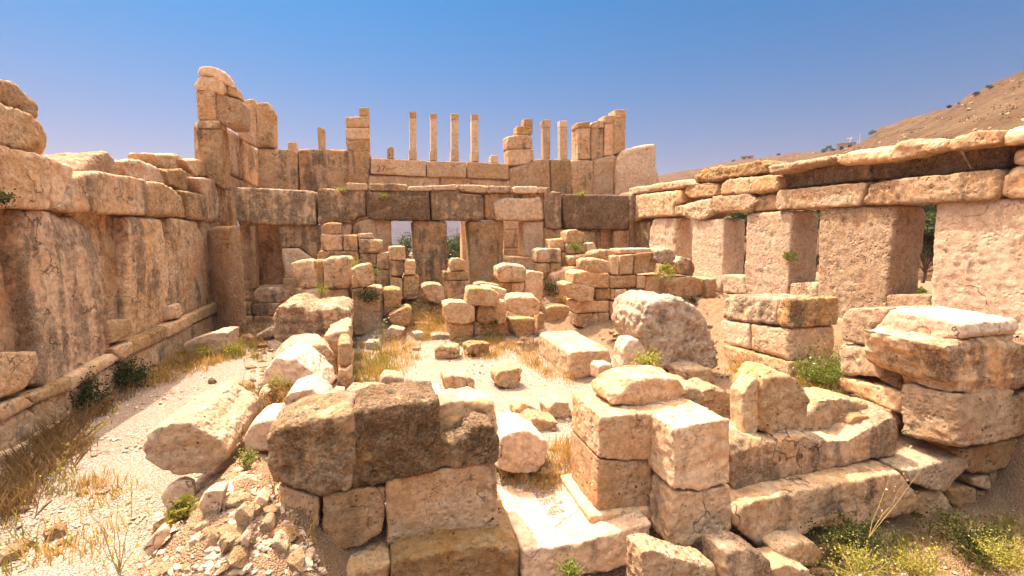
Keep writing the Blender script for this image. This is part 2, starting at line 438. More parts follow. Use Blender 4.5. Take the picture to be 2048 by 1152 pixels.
# projecting base course
S(LEFT, 'base_block', XB, [(-60,830),(50,791),(75,808),(21,838),(-60,868)], -0.9, rough=.5, stain=.3, rnd=.35)
S(LEFT, 'base_block', XB, [(50,792),(99,775),(142,752),(145,782),(99,798),(75,809)], -0.9, rough=.5, stain=.3, rnd=.35)
S(LEFT, 'base_block', XB, [(143,752),(227,706),(243,719),(145,782)], -0.9, rough=.5, stain=.35, rnd=.35)
S(LEFT, 'base_block', XB, [(227,697),(267,682),(268,710),(243,726)], -0.9, rough=.5, stain=.2, rnd=.35)
S(LEFT, 'base_block', XB, [(268,682),(302,667),(304,692),(269,710)], -0.9, rough=.5, stain=.2, rnd=.35)
S(LEFT, 'base_block', XB, [(303,667),(335,652),(336,677),(304,692)], -0.9, rough=.5, stain=.2, rnd=.35)
S(LEFT, 'base_block', XB, [(336,651),(387,626),(387,652),(337,677)], -0.9, rough=.5, stain=.25, rnd=.35)
S(LEFT, 'base_block', XB, [(388,626),(452,596),(452,618),(388,647)], -0.9, rough=.5, stain=.3, rnd=.35)
Xb = ('x', XL+0.03)
S(LEFT, 'base_block', Xb, [(-90,860),(-2,838),(-2,912),(-90,950)], -0.9, rough=.5, stain=.45, rnd=.35)
S(LEFT, 'base_block', Xb, [(0,840),(20,831),(56,818),(70,828),(70,872),(14,907),(0,912)], -0.9, rough=.5, stain=.45, rnd=.35)
S(LEFT, 'base_block', Xb, [(67,812),(101,792),(134,780),(134,842),(115,850),(72,872)], -0.9, rough=.5, stain=.45, rnd=.35)
S(LEFT, 'base_block', Xb, [(135,779),(243,721),(243,775),(135,840)], -0.9, rough=.5, stain=.5, rnd=.35)
S(LEFT, 'base_block', Xb, [(244,721),(336,672),(336,722),(244,775)], -0.9, rough=.5, stain=.5, rnd=.35)
S(LEFT, 'base_block', Xb, [(337,672),(452,618),(452,668),(337,722)], -0.9, rough=.5, stain=.5, rnd=.35)
S(LEFT, 'base_block', XB, [(-80,935),(40,892),(100,852),(140,835),(140,850),(60,905),(-80,965)], -0.9, rough=.5, stain=.3, rnd=.35)
# lintel course
S(LEFT, 'lintel_block', X0, [(-160,262),(0,289),(104,313),(103,418),(0,413),(-160,405)], -1.3, stain=.25, rough=.9)
S(LEFT, 'lintel_block', X0, [(-480,205),(-162,262),(-162,405),(-480,380)], -1.3, stain=.25)
S(LEFT, 'lintel_block', ('x', XL-.06), [(103,313),(142,329),(153,340),(151,362),(142,400),(132,420),(103,418)], -1.2, stain=.2, rough=1.5)
S(LEFT, 'lintel_block', X0, [(146,356),(180,345),(208,343),(295,360),(297,431),(189,427),(110,420),(135,402)], -1.1, stain=.5, rough=.9, dz=.0)
S(LEFT, 'lintel_block', ('x', XL-.03), [(297,362),(330,365),(352,380),(378,402),(382,437),(297,431)], -1.1, stain=.45, rough=1.4)
S(LEFT, 'lintel_block', X0, [(366,379),(410,389),(413,442),(382,438),(376,405)], -1.1, stain=.5)
S(LEFT, 'lintel_block', ('x', XL+.02), [(392,354),(432,357),(443,405),(437,445),(413,443),(408,388)], -1.1, stain=.55)
S(LEFT, 'wall_block', ('x', XL-.02), [(436,350),(462,355),(476,440),(476,470),(440,445)], -1.1, stain=.6)
# broken stones riding on the lintels
S(LEFT, 'broken_block', ('x', XL-.28), [(142,362),(160,325),(215,301),(239,322),(262,364),(194,352)], -1.2, rough=1.9, stain=.2, pale=.4, dz=-.1)
S(LEFT, 'broken_block', ('x', XL-.42), [(239,322),(264,318),(319,326),(347,372),(302,368),(257,352)], -1.1, rough=1.9, stain=.25, pale=.3, dz=-.05)
S(LEFT, 'broken_block', ('x', XL-.6), [(309,308),(364,310),(385,342),(325,338)], -0.8, rough=1.6, stain=.15, pale=.2)
S(LEFT, 'broken_block', ('x', XL-.3), [(326,338),(364,338),(394,355),(386,382),(366,382),(344,370)], -0.9, rough=1.4, stain=.4)
S(LEFT, 'broken_block', ('x', XL-.35), [(368,319),(396,319),(446,336),(441,354),(392,352),(384,340)], -0.9, rough=1.4, stain=.25)
S(LEFT, 'broken_block', ('x', XL-.15), [(-200,130),(0,206),(42,218),(85,242),(108,253),(110,268),(102,314),(0,289),(-200,252)], -1.2, rough=1.7, stain=.45)
S(LEFT, 'broken_block', ('x', XL-.3), [(-200,95),(0,155),(24,163),(56,173),(80,200),(92,215),(83,243),(0,206),(-200,140)], -1.1, rough=1.7, stain=.3)

# ---------------------------------------------------------------- inner back wall
BACK = thing('ruined_wall', (2.6, YB+.5, 0), 'back wall of grey stained lintels over tall window openings, seen behind the rubble', 'wall')
B0 = ('y', YB); B1 = ('y', YB+.10); BC = ('y', YB-.06)
dk = dict(stain=.88, rough=.8)
S(BACK, 'lintel_block', B0, [(470,374),(540,377),(630,381),(633,451),(560,451),(474,449)], 1.1, **dk)
S(BACK, 'lintel_block', B0, [(633,376),(731,380),(732,433),(710,435),(708,447),(636,447)], 1.1, stain=.8, rough=.8)
S(BACK, 'lintel_block', ('y', YB-.1), [(737,392),(859,392),(861,441),(745,440),(737,432)], 1.1, **dk)
S(BACK, 'lintel_block', ('y', YB+.06), [(733,382),(859,381),(859,410),(734,438)], 1.0, stain=.9)
S(BACK, 'lintel_block', B0, [(861,379),(920,378),(921,390),(968,392),(969,440),(863,441)], 1.1, stain=.85, rough=.8)
S(BACK, 'lintel_block', B1, [(969,387),(1092,386),(1092,438),(970,439)], 0.9, stain=.5)
S(BACK, 'lintel_block', ('y', YB-.08), [(987,410),(997,395),(1069,396),(1080,391),(1086,409),(1088,441),(994,441)], 1.0, stain=.3, rough=1.2, pale=.2)
S(BACK, 'lintel_block', B0, [(1089,381),(1124,384),(1124,458),(1094,456),(1087,423)], 1.1, stain=.7)
S(BACK, 'lintel_block', B0, [(1125,388),(1259,390),(1258,460),(1129,459)], 1.1, stain=.98, rough=.8)
S(BACK, 'lintel_block', B0, [(1260,384),(1340,384),(1340,446),(1259,446)], 1.1, stain=.8)
for q, st in (([(692,365),(736,367),(735,381),(692,379)],.3), ([(738,367),(815,367),(815,382),(738,381)],.55), ([(817,373),(913,369),(913,379),(818,382)],.2),
              ([(914,369),(973,371),(973,386),(917,381)],.2), ([(974,371),(1028,372),(1028,386),(974,386)],.45), ([(1029,373),(1076,373),(1076,386),(1029,386)],.2), ([(1077,375),(1103,375),(1092,388),(1077,386)],.3)):
    S(BACK, 'cap_slab', BC, q, 1.2, stain=st, pale=.25, rough=.9)
# jambs and panels between the openings
S(BACK, 'pilaster', B1, [(499,449),(510,449),(513,577),(501,577)], 0.5, stain=.2, rough=.5)
S(BACK, 'upright_slab', ('y', YB+.55), [(478,445),(506,447),(508,600),(478,600)], 0.8, stain=.5)
S(BACK, 'niche_panel', ('y', YB+1.5), [(478,440),(575,440),(575,600),(478,600)], 0.4, stain=.5)
S(BACK, 'upright_slab', B1, [(557,451),(642,450),(641,510),(632,522),(600,496),(562,496)], 1.0, stain=.6)
S(BACK, 'upright_slab', ('y', YB+.06), [(562,497),(597,496),(634,522),(645,560),(570,557)], 1.0, stain=.1, pale=.2, rough=.7)
S(BACK, 'sill_block', ('y', YB-.02), [(503,577),(583,575),(583,606),(503,608)], 1.4, stain=.5)
S(BACK, 'sill_block', ('y', YB+.02), [(566,557),(612,557),(612,590),(583,592),(568,575)], 1.0, stain=.3)
S(BACK, 'upright_slab', B1, [(640,447),(704,447),(703,585),(640,585)], 1.0, stain=.6)
S(BACK, 'upright_slab', B1, [(704,446),(732,436),(782,441),(784,575),(706,580)], 1.0, stain=.5)
S(BACK, 'upright_slab', B1, [(824,442),(895,442),(897,541),(892,575),(838,575),(827,527)], 1.0, stain=.72)
S(BACK, 'upright_slab', B1, [(937,442),(1008,441),(1006,527),(998,572),(940,572)], 1.0, stain=.35, rough=.7)
S(BACK, 'upright_slab', B1, [(1046,442),(1088,442),(1088,515),(1048,515)], 1.0, stain=.05, pale=.15, rough=.5)
S(BACK, 'upright_slab', B1, [(1088,456),(1129,459),(1131,580),(1088,580)], 1.0, stain=.5)
S(BACK, 'upright_slab', ('y', YB+.14), [(1130,459),(1202,462),(1202,580),(1130,580)], 1.0, stain=.6)
S(BACK, 'niche_panel', ('y', YB+.5), [(1200,455),(1232,455),(1232,580),(1200,580)], 0.4, stain=.4)
S(BACK, 'upright_slab', B1, [(1228,460),(1258,460),(1260,580),(1230,580)], 1.0, stain=.45)
S(BACK, 'upright_slab', B1, [(1259,440),(1300,440),(1300,580),(1260,580)], 1.0, stain=.55)
S(BACK, 'sill_block', B0, [(1006,514),(1090,514),(1090,560),(1006,560)], 1.1, stain=.3)
# footing course
xs = [440, 503, 585, 645, 706, 783, 840, 897, 1000, 1090, 1170, 1260, 1340]
for a, b in zip(xs, xs[1:]):
    yt = 606 if b <= 585 else 574
    S(BACK, 'base_block', ('y', YB-.03), [(a+1, yt), (b-1, yt), (b-1, 632), (a+1, 632)], 1.3, stain=.6, rnd=.35)
    S(BACK, 'base_block', ('y', YB-.05), [(a+3, 632), (b+2, 632), (b+2, 690), (a+3, 690)], 1.3, stain=.6, rnd=.35)

# ---------------------------------------------------------------- outer upper wall, 3.5 m further away
UPPER = thing('ruined_wall', (2.6, YU+.5, 0), 'outer wall whose sunlit upper blocks and parapet rise behind the grey lintels', 'wall')
U0 = ('y', YU); U1 = ('y', YU+.05)
S(UPPER, 'wall_block', U0, [(514,296),(595,298),(599,440),(519,440)], 1.0, stain=.6, rough=.8)
S(UPPER, 'wall_block', U0, [(596,296),(690,299),(738,301),(743,316),(741,343),(735,367),(735,440),(602,440)], 1.0, stain=.45, rough=1.0)
P1 = ('y', YU-.05)
S(UPPER, 'parapet_block', P1, [(742,316),(852,321),(852,353),(800,350),(741,348)], 0.8, stain=.1, rough=.5, partlabel='parapet block with a red painted number on it')
S(UPPER, 'parapet_block', P1, [(853,322),(933,323),(933,355),(854,354)], 0.8, stain=.2, rough=.5)
S(UPPER, 'parapet_block', P1, [(935,323),(1018,328),(1018,359),(935,356)], 0.8, stain=.2, rough=.5)
S(UPPER, 'architrave', ('y', YU+.04), [(735,349),(880,354),(880,430),(735,430)], 0.9, stain=.35, rough=.5)
S(UPPER, 'architrave', ('y', YU+.04), [(881,354),(1022,359),(1022,430),(881,430)], 0.9, stain=.35, rough=.5)
S(UPPER, 'wall_block', U0, [(1018,331),(1060,326),(1066,317),(1100,317),(1104,440),(1020,440)], 1.0, stain=.25, rough=.9)
S(UPPER, 'wall_block', U1, [(1101,318),(1142,319),(1145,440),(1104,440)], 1.0, stain=.4, rough=.9)
S(UPPER, 'wall_block', U0, [(1142,319),(1187,321),(1186,440),(1144,440)], 1.0, stain=.5, rough=.9)
S(UPPER, 'broken_block', ('y', YU-.1), [(1188,319),(1235,307),(1230,350),(1226,440),(1186,440)], 1.2, stain=.15, rough=1.3, pale=.2)
S(UPPER, 'broken_block', ('y', YU-.25), [(1234,322),(1244,301),(1275,293),(1308,287),(1313,291),(1313,333),(1322,362),(1330,440),(1230,440)], 1.6, stain=.25, rough=1.6, pale=.25)
# supports under it, glimpsed through the windows
for a, b, nm in ((519,601,'upright_slab'), (640,740,'upright_slab'), (925,938,'jamb'), (1095,1200,'upright_slab'), (1205,1330,'upright_slab')):
    S(UPPER, nm, ('y', YU+.1), [(a,430),(b,430),(b,660),(a,660)], 0.8, stain=.3, rough=.6)
for y0, y1 in ((428,459), (460,496), (497,527), (528,640)):
    S(UPPER, 'column_drum', ('y', YU+.1), [(1008,y0),(1039,y0),(1039,y1),(1008,y1)], 0.75, stain=.25, rough=.5)
# return wall from the corner, seen edge on
S(UPPER, 'wall_block', ('x', -6.12), [(443,245),(478,270),(480,355),(446,342)], -1.0, stain=.45, rough=.9)
S(UPPER, 'wall_block', ('x', -6.16), [(478,270),(514,296),(526,302),(526,380),(480,356)], -1.0, stain=.6, rough=.9)
S(UPPER, 'wall_block', ('x', -6.10), [(446,342),(526,378),(526,440),(450,440)], -1.0, stain=.6)
S(UPPER, 'upright_block', ('y', YU-.1), [(484,199),(508,196),(514,206),(514,294),(490,284),(473,270),(480,254)], 0.9, stain=.4, rnd=1.6)
S(UPPER, 'upright_block', ('y', YU-.1), [(513,205),(536,204),(543,218),(547,222),(548,294),(513,294)], 0.9, stain=.55, rnd=1.6)
CORNER = thing('corner_tower', (-6.7, YB+.4, 3.5), 'tallest stack of blocks, rising at the far left corner of the ruin', 'tower')
T0 = ('y', YB-.05)
S(CORNER, 'tower_block', T0, [(390,258),(443,257),(447,345),(448,380),(401,345),(394,282)], 0.9, stain=.55)
S(CORNER, 'tower_block', ('y', YB-.08), [(391,240),(439,240),(440,256),(391,256)], 0.9, stain=.75)
S(CORNER, 'tower_block', T0, [(391,180),(429,180),(432,240),(394,239)], 1.2, stain=.15, rough=.8)
S(CORNER, 'tower_block', ('y', YB+.05), [(430,181),(484,202),(484,252),(456,254),(437,243),(431,240)], 1.2, stain=.1, pale=.2, rough=1.0)
S(CORNER, 'tower_block', T0, [(388,150),(418,149),(442,157),(453,171),(454,187),(390,179)], 1.1, stain=.15, rough=1.3)
S(CORNER, 'tower_block', ('y', YB+.1), [(453,171),(470,171),(478,195),(455,188)], 0.9, stain=.3, rough=1.2)
S(CORNER, 'tower_block', T0, [(395,133),(422,132),(446,140),(454,152),(453,169),(420,149),(395,149)], 0.9, stain=.2, rough=1.4)

# ---------------------------------------------------------------- pillars and stumps on the outer wall
PG = 'slender pillars and stumps along the top of the outer back wall'
def pillar(parts, t, label, cat='pillar', name='stone_pillar', st=.2, rough=.3):
    base = parts[-1]
    p = on_y(sum(q[0] for q in base)/len(base), max(q[1] for q in base), YU+.3)
    o = thing(name, p, label, cat, PG)
    for k, q in enumerate(parts):
        nm = 'base' if (k == len(parts)-1 and len(parts) > 2) else ('capital' if (k == 0 and len(parts) > 1) else 'shaft')
        S(o, nm, ('y', YU+.08 if nm != 'base' else YU+.04), q, t if nm != 'base' else t+.08, stain=st, rough=rough, rnd=.25, pale=.35)
    return o
def onep(q, t, label, st=.2, **kw):
    S(None, 'pillar_stump', ('y', YU+.1), q, t, stain=st, rough=.7, label=label, cat='pillar stump', group=PG, **kw)
onep([(575,284),(592,284),(593,302),(576,302)], .4, 'lowest square stump, standing on the wall beside the two rounded upright blocks')
onep([(634,256),(639,253),(649,259),(650,299),(637,299)], .4, 'waist high leaning stump with a slanted pale top, left of the block stack')
pillar([[(818,222),(833,222),(833,236),(819,236)],[(819,236),(833,236),(833,300),(820,300)],[(817,300),(834,300),(834,320),(818,320)]], .42, 'tallest slender pillar, first of the row of four on the parapet')
pillar([[(860,226),(874,226),(874,237),(861,237)],[(861,237),(874,237),(874,302),(862,302)],[(860,302),(875,302),(875,321),(860,321)]], .42, 'slender pillar with a dark chipped head, second of the row of four on the parapet')
pillar([[(902,227),(918,227),(918,240),(903,240)],[(903,240),(917,240),(917,302),(903,302)],[(902,302),(919,302),(918,322),(902,322)]], .42, 'slender pillar with stained upper shaft, third of the row of four on the parapet')
pillar([[(943,228),(958,229),(958,240),(944,240)],[(943,240),(957,240),(957,305),(944,305)],[(943,305),(958,305),(958,323),(943,323)]], .42, 'slender pillar nearest the stepped block stack, last of the row of four on the parapet', st=.35)
onep([(774,299),(779,293),(786,294),(788,300),(788,317),(774,317)], .42, 'round topped stump between the block stack and the tallest slender pillar', st=.3)
onep([(981,314),(983,310),(994,311),(996,314),(996,326),(981,325)], .42, 'short stump between the row of four pillars and the stepped block stack')
pillar([[(1084,242),(1090,239),(1102,239),(1102,255),(1086,255)],[(1086,255),(1101,255),(1101,318),(1087,318)]], .42, 'slender pillar with an overhanging head, right beside the stepped block stack')
pillar([[(1120,241),(1135,241),(1135,255),(1120,255)],[(1120,255),(1135,255),(1136,319),(1121,319)]], .42, 'clean square pillar standing alone left of the broad stained pier')
STK = thing('block_stack', on_y(716,300,YU+.4), 'straight stack of three rounded blocks carrying a small post, left on the outer wall', 'block stack')
S(STK, 'stacked_block', U0, [(690,280),(739,279),(740,300),(728,303),(713,304),(694,300)], .9, stain=.15, rough=.8)
S(STK, 'stacked_block', U0, [(690,256),(739,254),(740,279),(691,280)], .9, stain=.3, rough=.8)
S(STK, 'stacked_block', U0, [(689,233),(738,231),(739,254),(692,256)], .9, stain=.3, rough=.8)
S(STK, 'post', ('y', YU+.1), [(717,214),(738,215),(738,232),(718,231)], .5, stain=.2, rough=.6)
STP = thing('block_stack', on_y(1040,325,YU+.4), 'stepped stack of blocks growing narrower upwards, right of the parapet', 'block stack')
S(STP, 'stacked_block', ('y', YU-.02), [(1015,299),(1058,297),(1068,298),(1069,317),(1057,328),(1018,332)], .9, stain=.2, rough=.8)
S(STP, 'stacked_block', ('y', YU-.04), [(1014,273),(1055,267),(1065,271),(1066,297),(1015,298)], .9, stain=.4, rough=1.1)
S(STP, 'stacked_block', U0, [(1034,252),(1066,250),(1066,269),(1034,269)], .8, stain=.2, rough=.8)
S(STP, 'stacked_block', U0, [(1048,237),(1066,237),(1066,251),(1048,251)], .6, stain=.15, rough=.8)
PIER = thing('stone_pier', on_y(1181,319,YU+.4), 'broad square pier with a dark rain stain down its middle', 'pier')
S(PIER, 'shaft', U0, [(1156,256),(1181,256),(1181,318),(1156,319)], .9, stain=.35, rough=.7)
S(PIER, 'shaft', ('y', YU+.12), [(1181,254),(1207,254),(1207,315),(1185,321),(1181,319)], .9, stain=.6, rough=.8)
S(PIER, 'capital', ('y', YU-.03), [(1154,245),(1180,242),(1181,256),(1155,256)], .95, stain=.3, rough=.9)
S(PIER, 'capital', ('y', YU+.08), [(1182,246),(1207,239),(1208,255),(1182,256)], .9, stain=.5, rough=1.2)
HC = thing('half_column', on_y(1219,310,YU+.4), 'shorter rounded half column joined to the broad stained pier', 'half column')
S(HC, 'capital', ('y', YU+.02), [(1209,231),(1230,230),(1230,246),(1209,246)], .8, stain=.1, rough=.6)
S(HC, 'shaft', ('y', YU+.05), [(1210,246),(1230,246),(1229,309),(1209,312)], .75, stain=.1, rough=.5, rnd=2)
HD = thing('half_column', on_y(1240,305,YU+.4), 'taller rounded half column next to the big broken corner rock', 'half column')
S(HD, 'capital', ('y', YU-.1), [(1231,219),(1248,218),(1253,222),(1252,235),(1231,235)], .85, stain=.25, rough=.7)
S(HD, 'shaft', ('y', YU-.08), [(1229,235),(1252,235),(1251,302),(1229,308)], .8, stain=.1, rough=.5, rnd=2)

# ---------------------------------------------------------------- right hand wall
RWALL = thing('ruined_wall', (XR+.5, 12, .8), 'sunlit wall of huge rough upright slabs with window gaps and a dark shaded cornice', 'wall')
R0 = ('x', XR); R1 = ('x', XR+.06); R2 = ('x', XR+.14)
pk = dict(stain=.22, rough=.75, pale=.42, pit=.10, strata=.14, rnd=.6)
S(RWALL, 'upright_slab', R1, [(1297,505),(1299,444),(1306,436),(1351,434),(1349,560),(1298,560)], .8, stain=.35, pale=.25, pit=.3)
S(RWALL, 'upright_slab', R1, [(1381,462),(1386,444),(1400,440),(1448,437),(1446,585),(1385,585)], .9, **pk)
S(RWALL, 'upright_slab', R1, [(1488,580),(1493,426),(1584,422),(1578,560),(1574,610),(1490,600)], 1.0, **pk)
S(RWALL, 'upright_slab', R1, [(1640,416),(1793,411),(1784,500),(1774,600),(1771,650),(1700,650),(1634,640),(1635,560)], 1.0, **pk)
S(RWALL, 'upright_slab', R1, [(1871,405),(2060,396),(2260,388),(2260,740),(2048,700),(1960,672),(1858,650),(1862,560)], 1.0, **pk)
S(RWALL, 'upright_slab', R1, [(2330,385),(2800,360),(2800,900),(2330,760)], 1.0, **pk)
S(RWALL, 'upright_slab', R2, [(1262,444),(1298,442),(1297,570),(1262,570)], .8, stain=.6)
S(RWALL, 'sill_block', R0, [(1443,549),(1487,550),(1492,590),(1444,587)], 1.0, stain=.05, pale=.3, rough=.8)
S(RWALL, 'sill_block', R1, [(1577,566),(1633,564),(1636,605),(1577,600)], 1.0, stain=.05, pale=.3, rough=.8)
S(RWALL, 'sill_block', R1, [(1773,590),(1860,588),(1860,625),(1773,620)], 1.1, stain=.05, pale=.4, rough=.6)
S(RWALL, 'sill_block', R1, [(1350,530),(1384,530),(1384,580),(1350,580)], 1.0, stain=.1, pale=.3, rough=.8)
for a, b, y0, y1, y2, y3 in ((1290,1445,570,585,640,650),(1446,1580,586,602,668,640),(1581,1700,602,640,735,690),(1700,1860,640,640,800,740),(1860,2300,630,720,1000,800)):
    S(RWALL, 'base_block', ('x', XR+.02), [(a,y0),(b,y1),(b,y2),(a,y3)], 1.0, stain=.15, pale=.25, rnd=.35)
RL = ('x', XR-.04)
S(RWALL, 'lintel_block', RL, [(1268,390),(1344,382),(1362,375),(1363,404),(1348,411),(1346,432),(1280,436),(1268,444)], 1.0, stain=.4, rough=1.2, pit=.3)
S(RWALL, 'lintel_block', RL, [(1348,411),(1363,404),(1420,394),(1424,424),(1407,439),(1382,439),(1377,433),(1346,432)], 1.0, stain=.15, rough=1.2, pale=.3)
S(RWALL, 'lintel_block', RL, [(1422,392),(1497,387),(1514,403),(1497,424),(1424,425)], 1.0, stain=.15, rough=1.1, pale=.3)
S(RWALL, 'lintel_block', ('x', XR+.12), [(1505,392),(1552,379),(1552,420),(1495,424)], 1.0, stain=.7, rough=1.5)
S(RWALL, 'lintel_block', RL, [(1552,381),(1733,364),(1719,412),(1552,420)], 1.0, stain=.2, rough=1.1, pale=.2)
S(RWALL, 'lintel_block', ('x', XR-.10), [(1718,408),(1741,363),(1999,338),(2002,375),(1987,399),(1869,405),(1744,411)], 1.0, stain=.3, rough=.9, pale=.25)
S(RWALL, 'lintel_block', RL, [(2002,398),(2004,366),(2020,334),(2200,318),(2420,300),(2420,380),(2048,396)], 1.0, stain=.3, rough=1.3)
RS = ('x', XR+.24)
S(RWALL, 'cornice_block', RS, [(1557,347),(1640,333),(1737,320),(1743,360),(1567,378)], 1.0, stain=1.0, rough=.8)  # heavy stain value paints in the shade under the overhang
S(RWALL, 'cornice_block', RS, [(1744,330),(1772,315),(1998,284),(2020,288),(2012,336),(1744,360)], 1.0, stain=.95, rough=.8)  # overhang shade painted by stain here too
S(RWALL, 'cornice_block', RL, [(2016,331),(2018,300),(2048,298),(2100,295),(2220,270),(2220,318)], 1.0, stain=.3, rough=1.5)
S(RWALL, 'cornice_block', RL, [(1440,369),(1452,358),(1535,349),(1556,354),(1559,379),(1514,388),(1438,391)], 1.0, stain=.3, rough=1.2)
S(RWALL, 'cornice_block', R0, [(1372,371),(1434,366),(1438,390),(1420,394),(1379,397),(1366,384)], 1.0, stain=.3, rough=1.2)
RT = ('x', XR-.26)
S(RWALL, 'top_stone', ('x', XR-.02), [(1388,352),(1403,337),(1455,332),(1518,319),(1533,330),(1533,346),(1448,358),(1389,367)], 1.2, stain=.35, rough=2.0, strata=.6, rnd=.6)
S(RWALL, 'top_stone', ('x', XR-.02), [(1250,387),(1257,377),(1320,366),(1379,359),(1389,371),(1261,389)], 1.2, stain=.1, rough=1.4, pale=.2)
S(RWALL, 'top_stone', RT, [(1535,333),(1657,310),(1670,306),(1680,322),(1600,338),(1557,347),(1537,347)], 1.3, stain=.2, rough=1.15, pale=.2, strata=.5, rnd=.5)
S(RWALL, 'top_stone', RT, [(1668,309),(1700,298),(1730,294),(1770,291),(1775,320),(1741,324),(1675,330)], 1.3, stain=.5, rough=1.3, strata=.6, rnd=.5)
S(RWALL, 'top_stone', ('x', XR-.18), [(1776,288),(1820,279),(1883,276),(1887,300),(1807,316),(1778,320)], 1.3, stain=.4, rough=1.3, strata=.6, rnd=.5)
S(RWALL, 'top_stone', RT, [(1889,284),(1905,271),(1950,263),(1996,260),(2000,286),(1891,301)], 1.3, stain=.3, rough=1.1, strata=.4, rnd=.5)
S(RWALL, 'top_stone', ('x', XR-.16), [(1999,262),(2048,247),(2150,230),(2150,264),(2040,286),(2002,288)], 1.3, stain=.3, rough=1.2, strata=.4, rnd=.5)
S(RWALL, 'top_stone', RT, [(2152,232),(2600,170),(2600,215),(2152,262)], 1.3, stain=.25, rough=1.0, strata=.3, rnd=.5)
# ================================================================ free standing slab by the left wall
FP(None, 'standing_slab', [(416,658),(464,668),(503,672)], 0.0, (416,450), label='tall standing slab with a chipped shoulder and damp dark foot, beside the shaded wall', cat='standing stone', stain=.12, rough=.7, tops=[-.25,0,.02,-.05])

# ---------------------------------------------------------------- left partition wall
LP = thing('ruined_wall', (-1.9, 14.5, 0), 'collapsed partition wall of rounded and square blocks between the gravel path and the middle room', 'wall')
k1 = ('w', -1.9, 17.0, 0)
S(LP, 'wall_stone', k1, [(581,528),(600,521),(623,520),(635,556),(635,576),(602,578),(585,546)], .9, stain=.55, rnd=.8)
S(LP, 'wall_stone', ('w',-1.9,16.9,0), [(647,521),(660,516),(692,513),(703,519),(705,563),(696,577),(649,576)], 1.0, stain=.35, rnd=1.8, pit=.5)
S(LP, 'wall_stone', ('w',-1.9,17.2,0), [(622,521),(648,520),(648,576),(634,576)], .9, stain=.4)
S(LP, 'wall_stone', ('w',-1.9,17.0,0), [(600,578),(643,576),(643,640),(600,640)], 1.0, stain=.35)
S(LP, 'wall_stone', ('w',-1.9,16.95,0), [(644,577),(697,578),(700,615),(700,660),(644,660)], 1.0, stain=.2)
S(LP, 'wall_stone', ('w',-1.9,17.1,0), [(575,600),(601,590),(601,650),(575,650)], 1.0, stain=.5)
# the stretch along the room, seen from its end
S(LP, 'wall_stone', ('w',-1.9,14.6,0), [(650,664),(694,660),(701,640),(706,660),(704,770),(650,770)], 2.0, stain=.3)
S(LP, 'wall_stone', ('w',-1.9,11.7,0), [(645,674),(668,664),(694,662),(699,712),(677,727),(664,705)], 1.0, stain=.3, rough=1.3)
S(LP, 'wall_stone', ('w',-1.9,11.6,0), [(673,727),(703,719),(703,765),(685,774),(673,761)], 1.2, stain=.3)
S(LP, 'wall_stone', ('w',-1.9,12.6,0), [(590,690),(680,690),(690,770),(590,770)], 1.6, stain=.3)
S(None, 'fallen_block', ('b',620,700,.3,4), [(547,632),(560,612),(590,606),(620,622),(655,616),(696,606),(702,645),(697,666),(660,684),(600,692),(574,690),(550,681)], 2.5,
  dx=.15, rough=1.1, stain=.75, pale=.1, strata=.9, pit=.5, taper=.97, rnd=.5, label='biggest rough block on the left partition, cracked top and craggy dark left end', cat='fallen block')
S(None, 'fallen_block', ('w',-1.9,10.7,12), [(556,745),(575,712),(600,694),(622,690),(652,690),(668,706),(674,740),(675,768),(660,798),(640,784),(606,764)], .9, rough=.7, pale=.4, stain=.12, dz=.10, dx=-.1, rnd=.5,
  label='smooth pale slanting slab leaning on the left partition', cat='fallen block')
S(LP, 'wall_stone', ('w',-1.3,10.5,4), [(676,690),(690,683),(702,690),(704,728),(690,738),(677,730)], 1.0, stain=.3, rough=1.3, rnd=.6)
S(LP, 'wall_stone', ('w',-1.3,10.4,4), [(677,739),(690,740),(704,730),(705,768),(688,780),(677,772)], 1.0, stain=.3, rough=1.1, rnd=.6)
S(LP, 'wall_stone', ('w',-1.3,12.4,4), [(655,668),(690,652),(703,650),(704,690),(670,700)], 1.2, stain=.3, rough=1.3, rnd=.6)
S(LP, 'wall_stone', ('w',-2.6,11.6,0), [(540,716),(556,700),(580,694),(600,704),(596,730),(560,740)], .7, stain=.2, pale=.3, rough=1.6, rnd=.6)
S(LP, 'wall_stone', ('w',-2.2,9.1,0), [(508,800),(520,782),(548,780),(560,800),(548,822),(516,820)], .5, stain=.15, pale=.4, rough=1.6, rnd=.6)
S(LP, 'wall_stone', ('w',-1.1,9.3,0), [(655,800),(668,786),(686,790),(690,812),(668,820)], .5, stain=.2, pale=.3, rough=1.4, rnd=.6)
S(None, 'boulder', ('w',-2.0,9.6,-8), [(519,770),(530,740),(553,714),(588,716),(615,735),(635,760),(648,787),(600,782),(574,765),(545,775)], 1.1, rough=1.5, pale=.45, stain=.15,
  label='pale wedge shaped boulder with a dark hollow, in front of the smooth slanting slab', cat='boulder')
S(None, 'boulder', ('w',-1.8,8.4,0), [(557,831),(566,806),(580,785),(617,776),(645,790),(662,808),(660,824),(569,838)], .8, rough=1.3, pale=.5, stain=.1,
  label='low pale boulder just behind the left end of the front wall', cat='boulder')
S(None, 'boulder', ('w',-1.2,8.5,0), [(659,792),(670,788),(678,792),(683,810),(668,816)], .35, rough=1.2, pale=.4, stain=.1,
  label='fist like small boulder squeezed between two pale boulders at the partition end', cat='boulder')
S(None, 'boulder', ('w',-.7,8.1,0), [(687,822),(690,800),(700,790),(740,787),(770,791),(768,818),(692,828)], .7, rough=1.4, pale=.55, stain=.1,
  label='flat pale boulder with a bumpy top behind the middle of the front wall', cat='boulder')
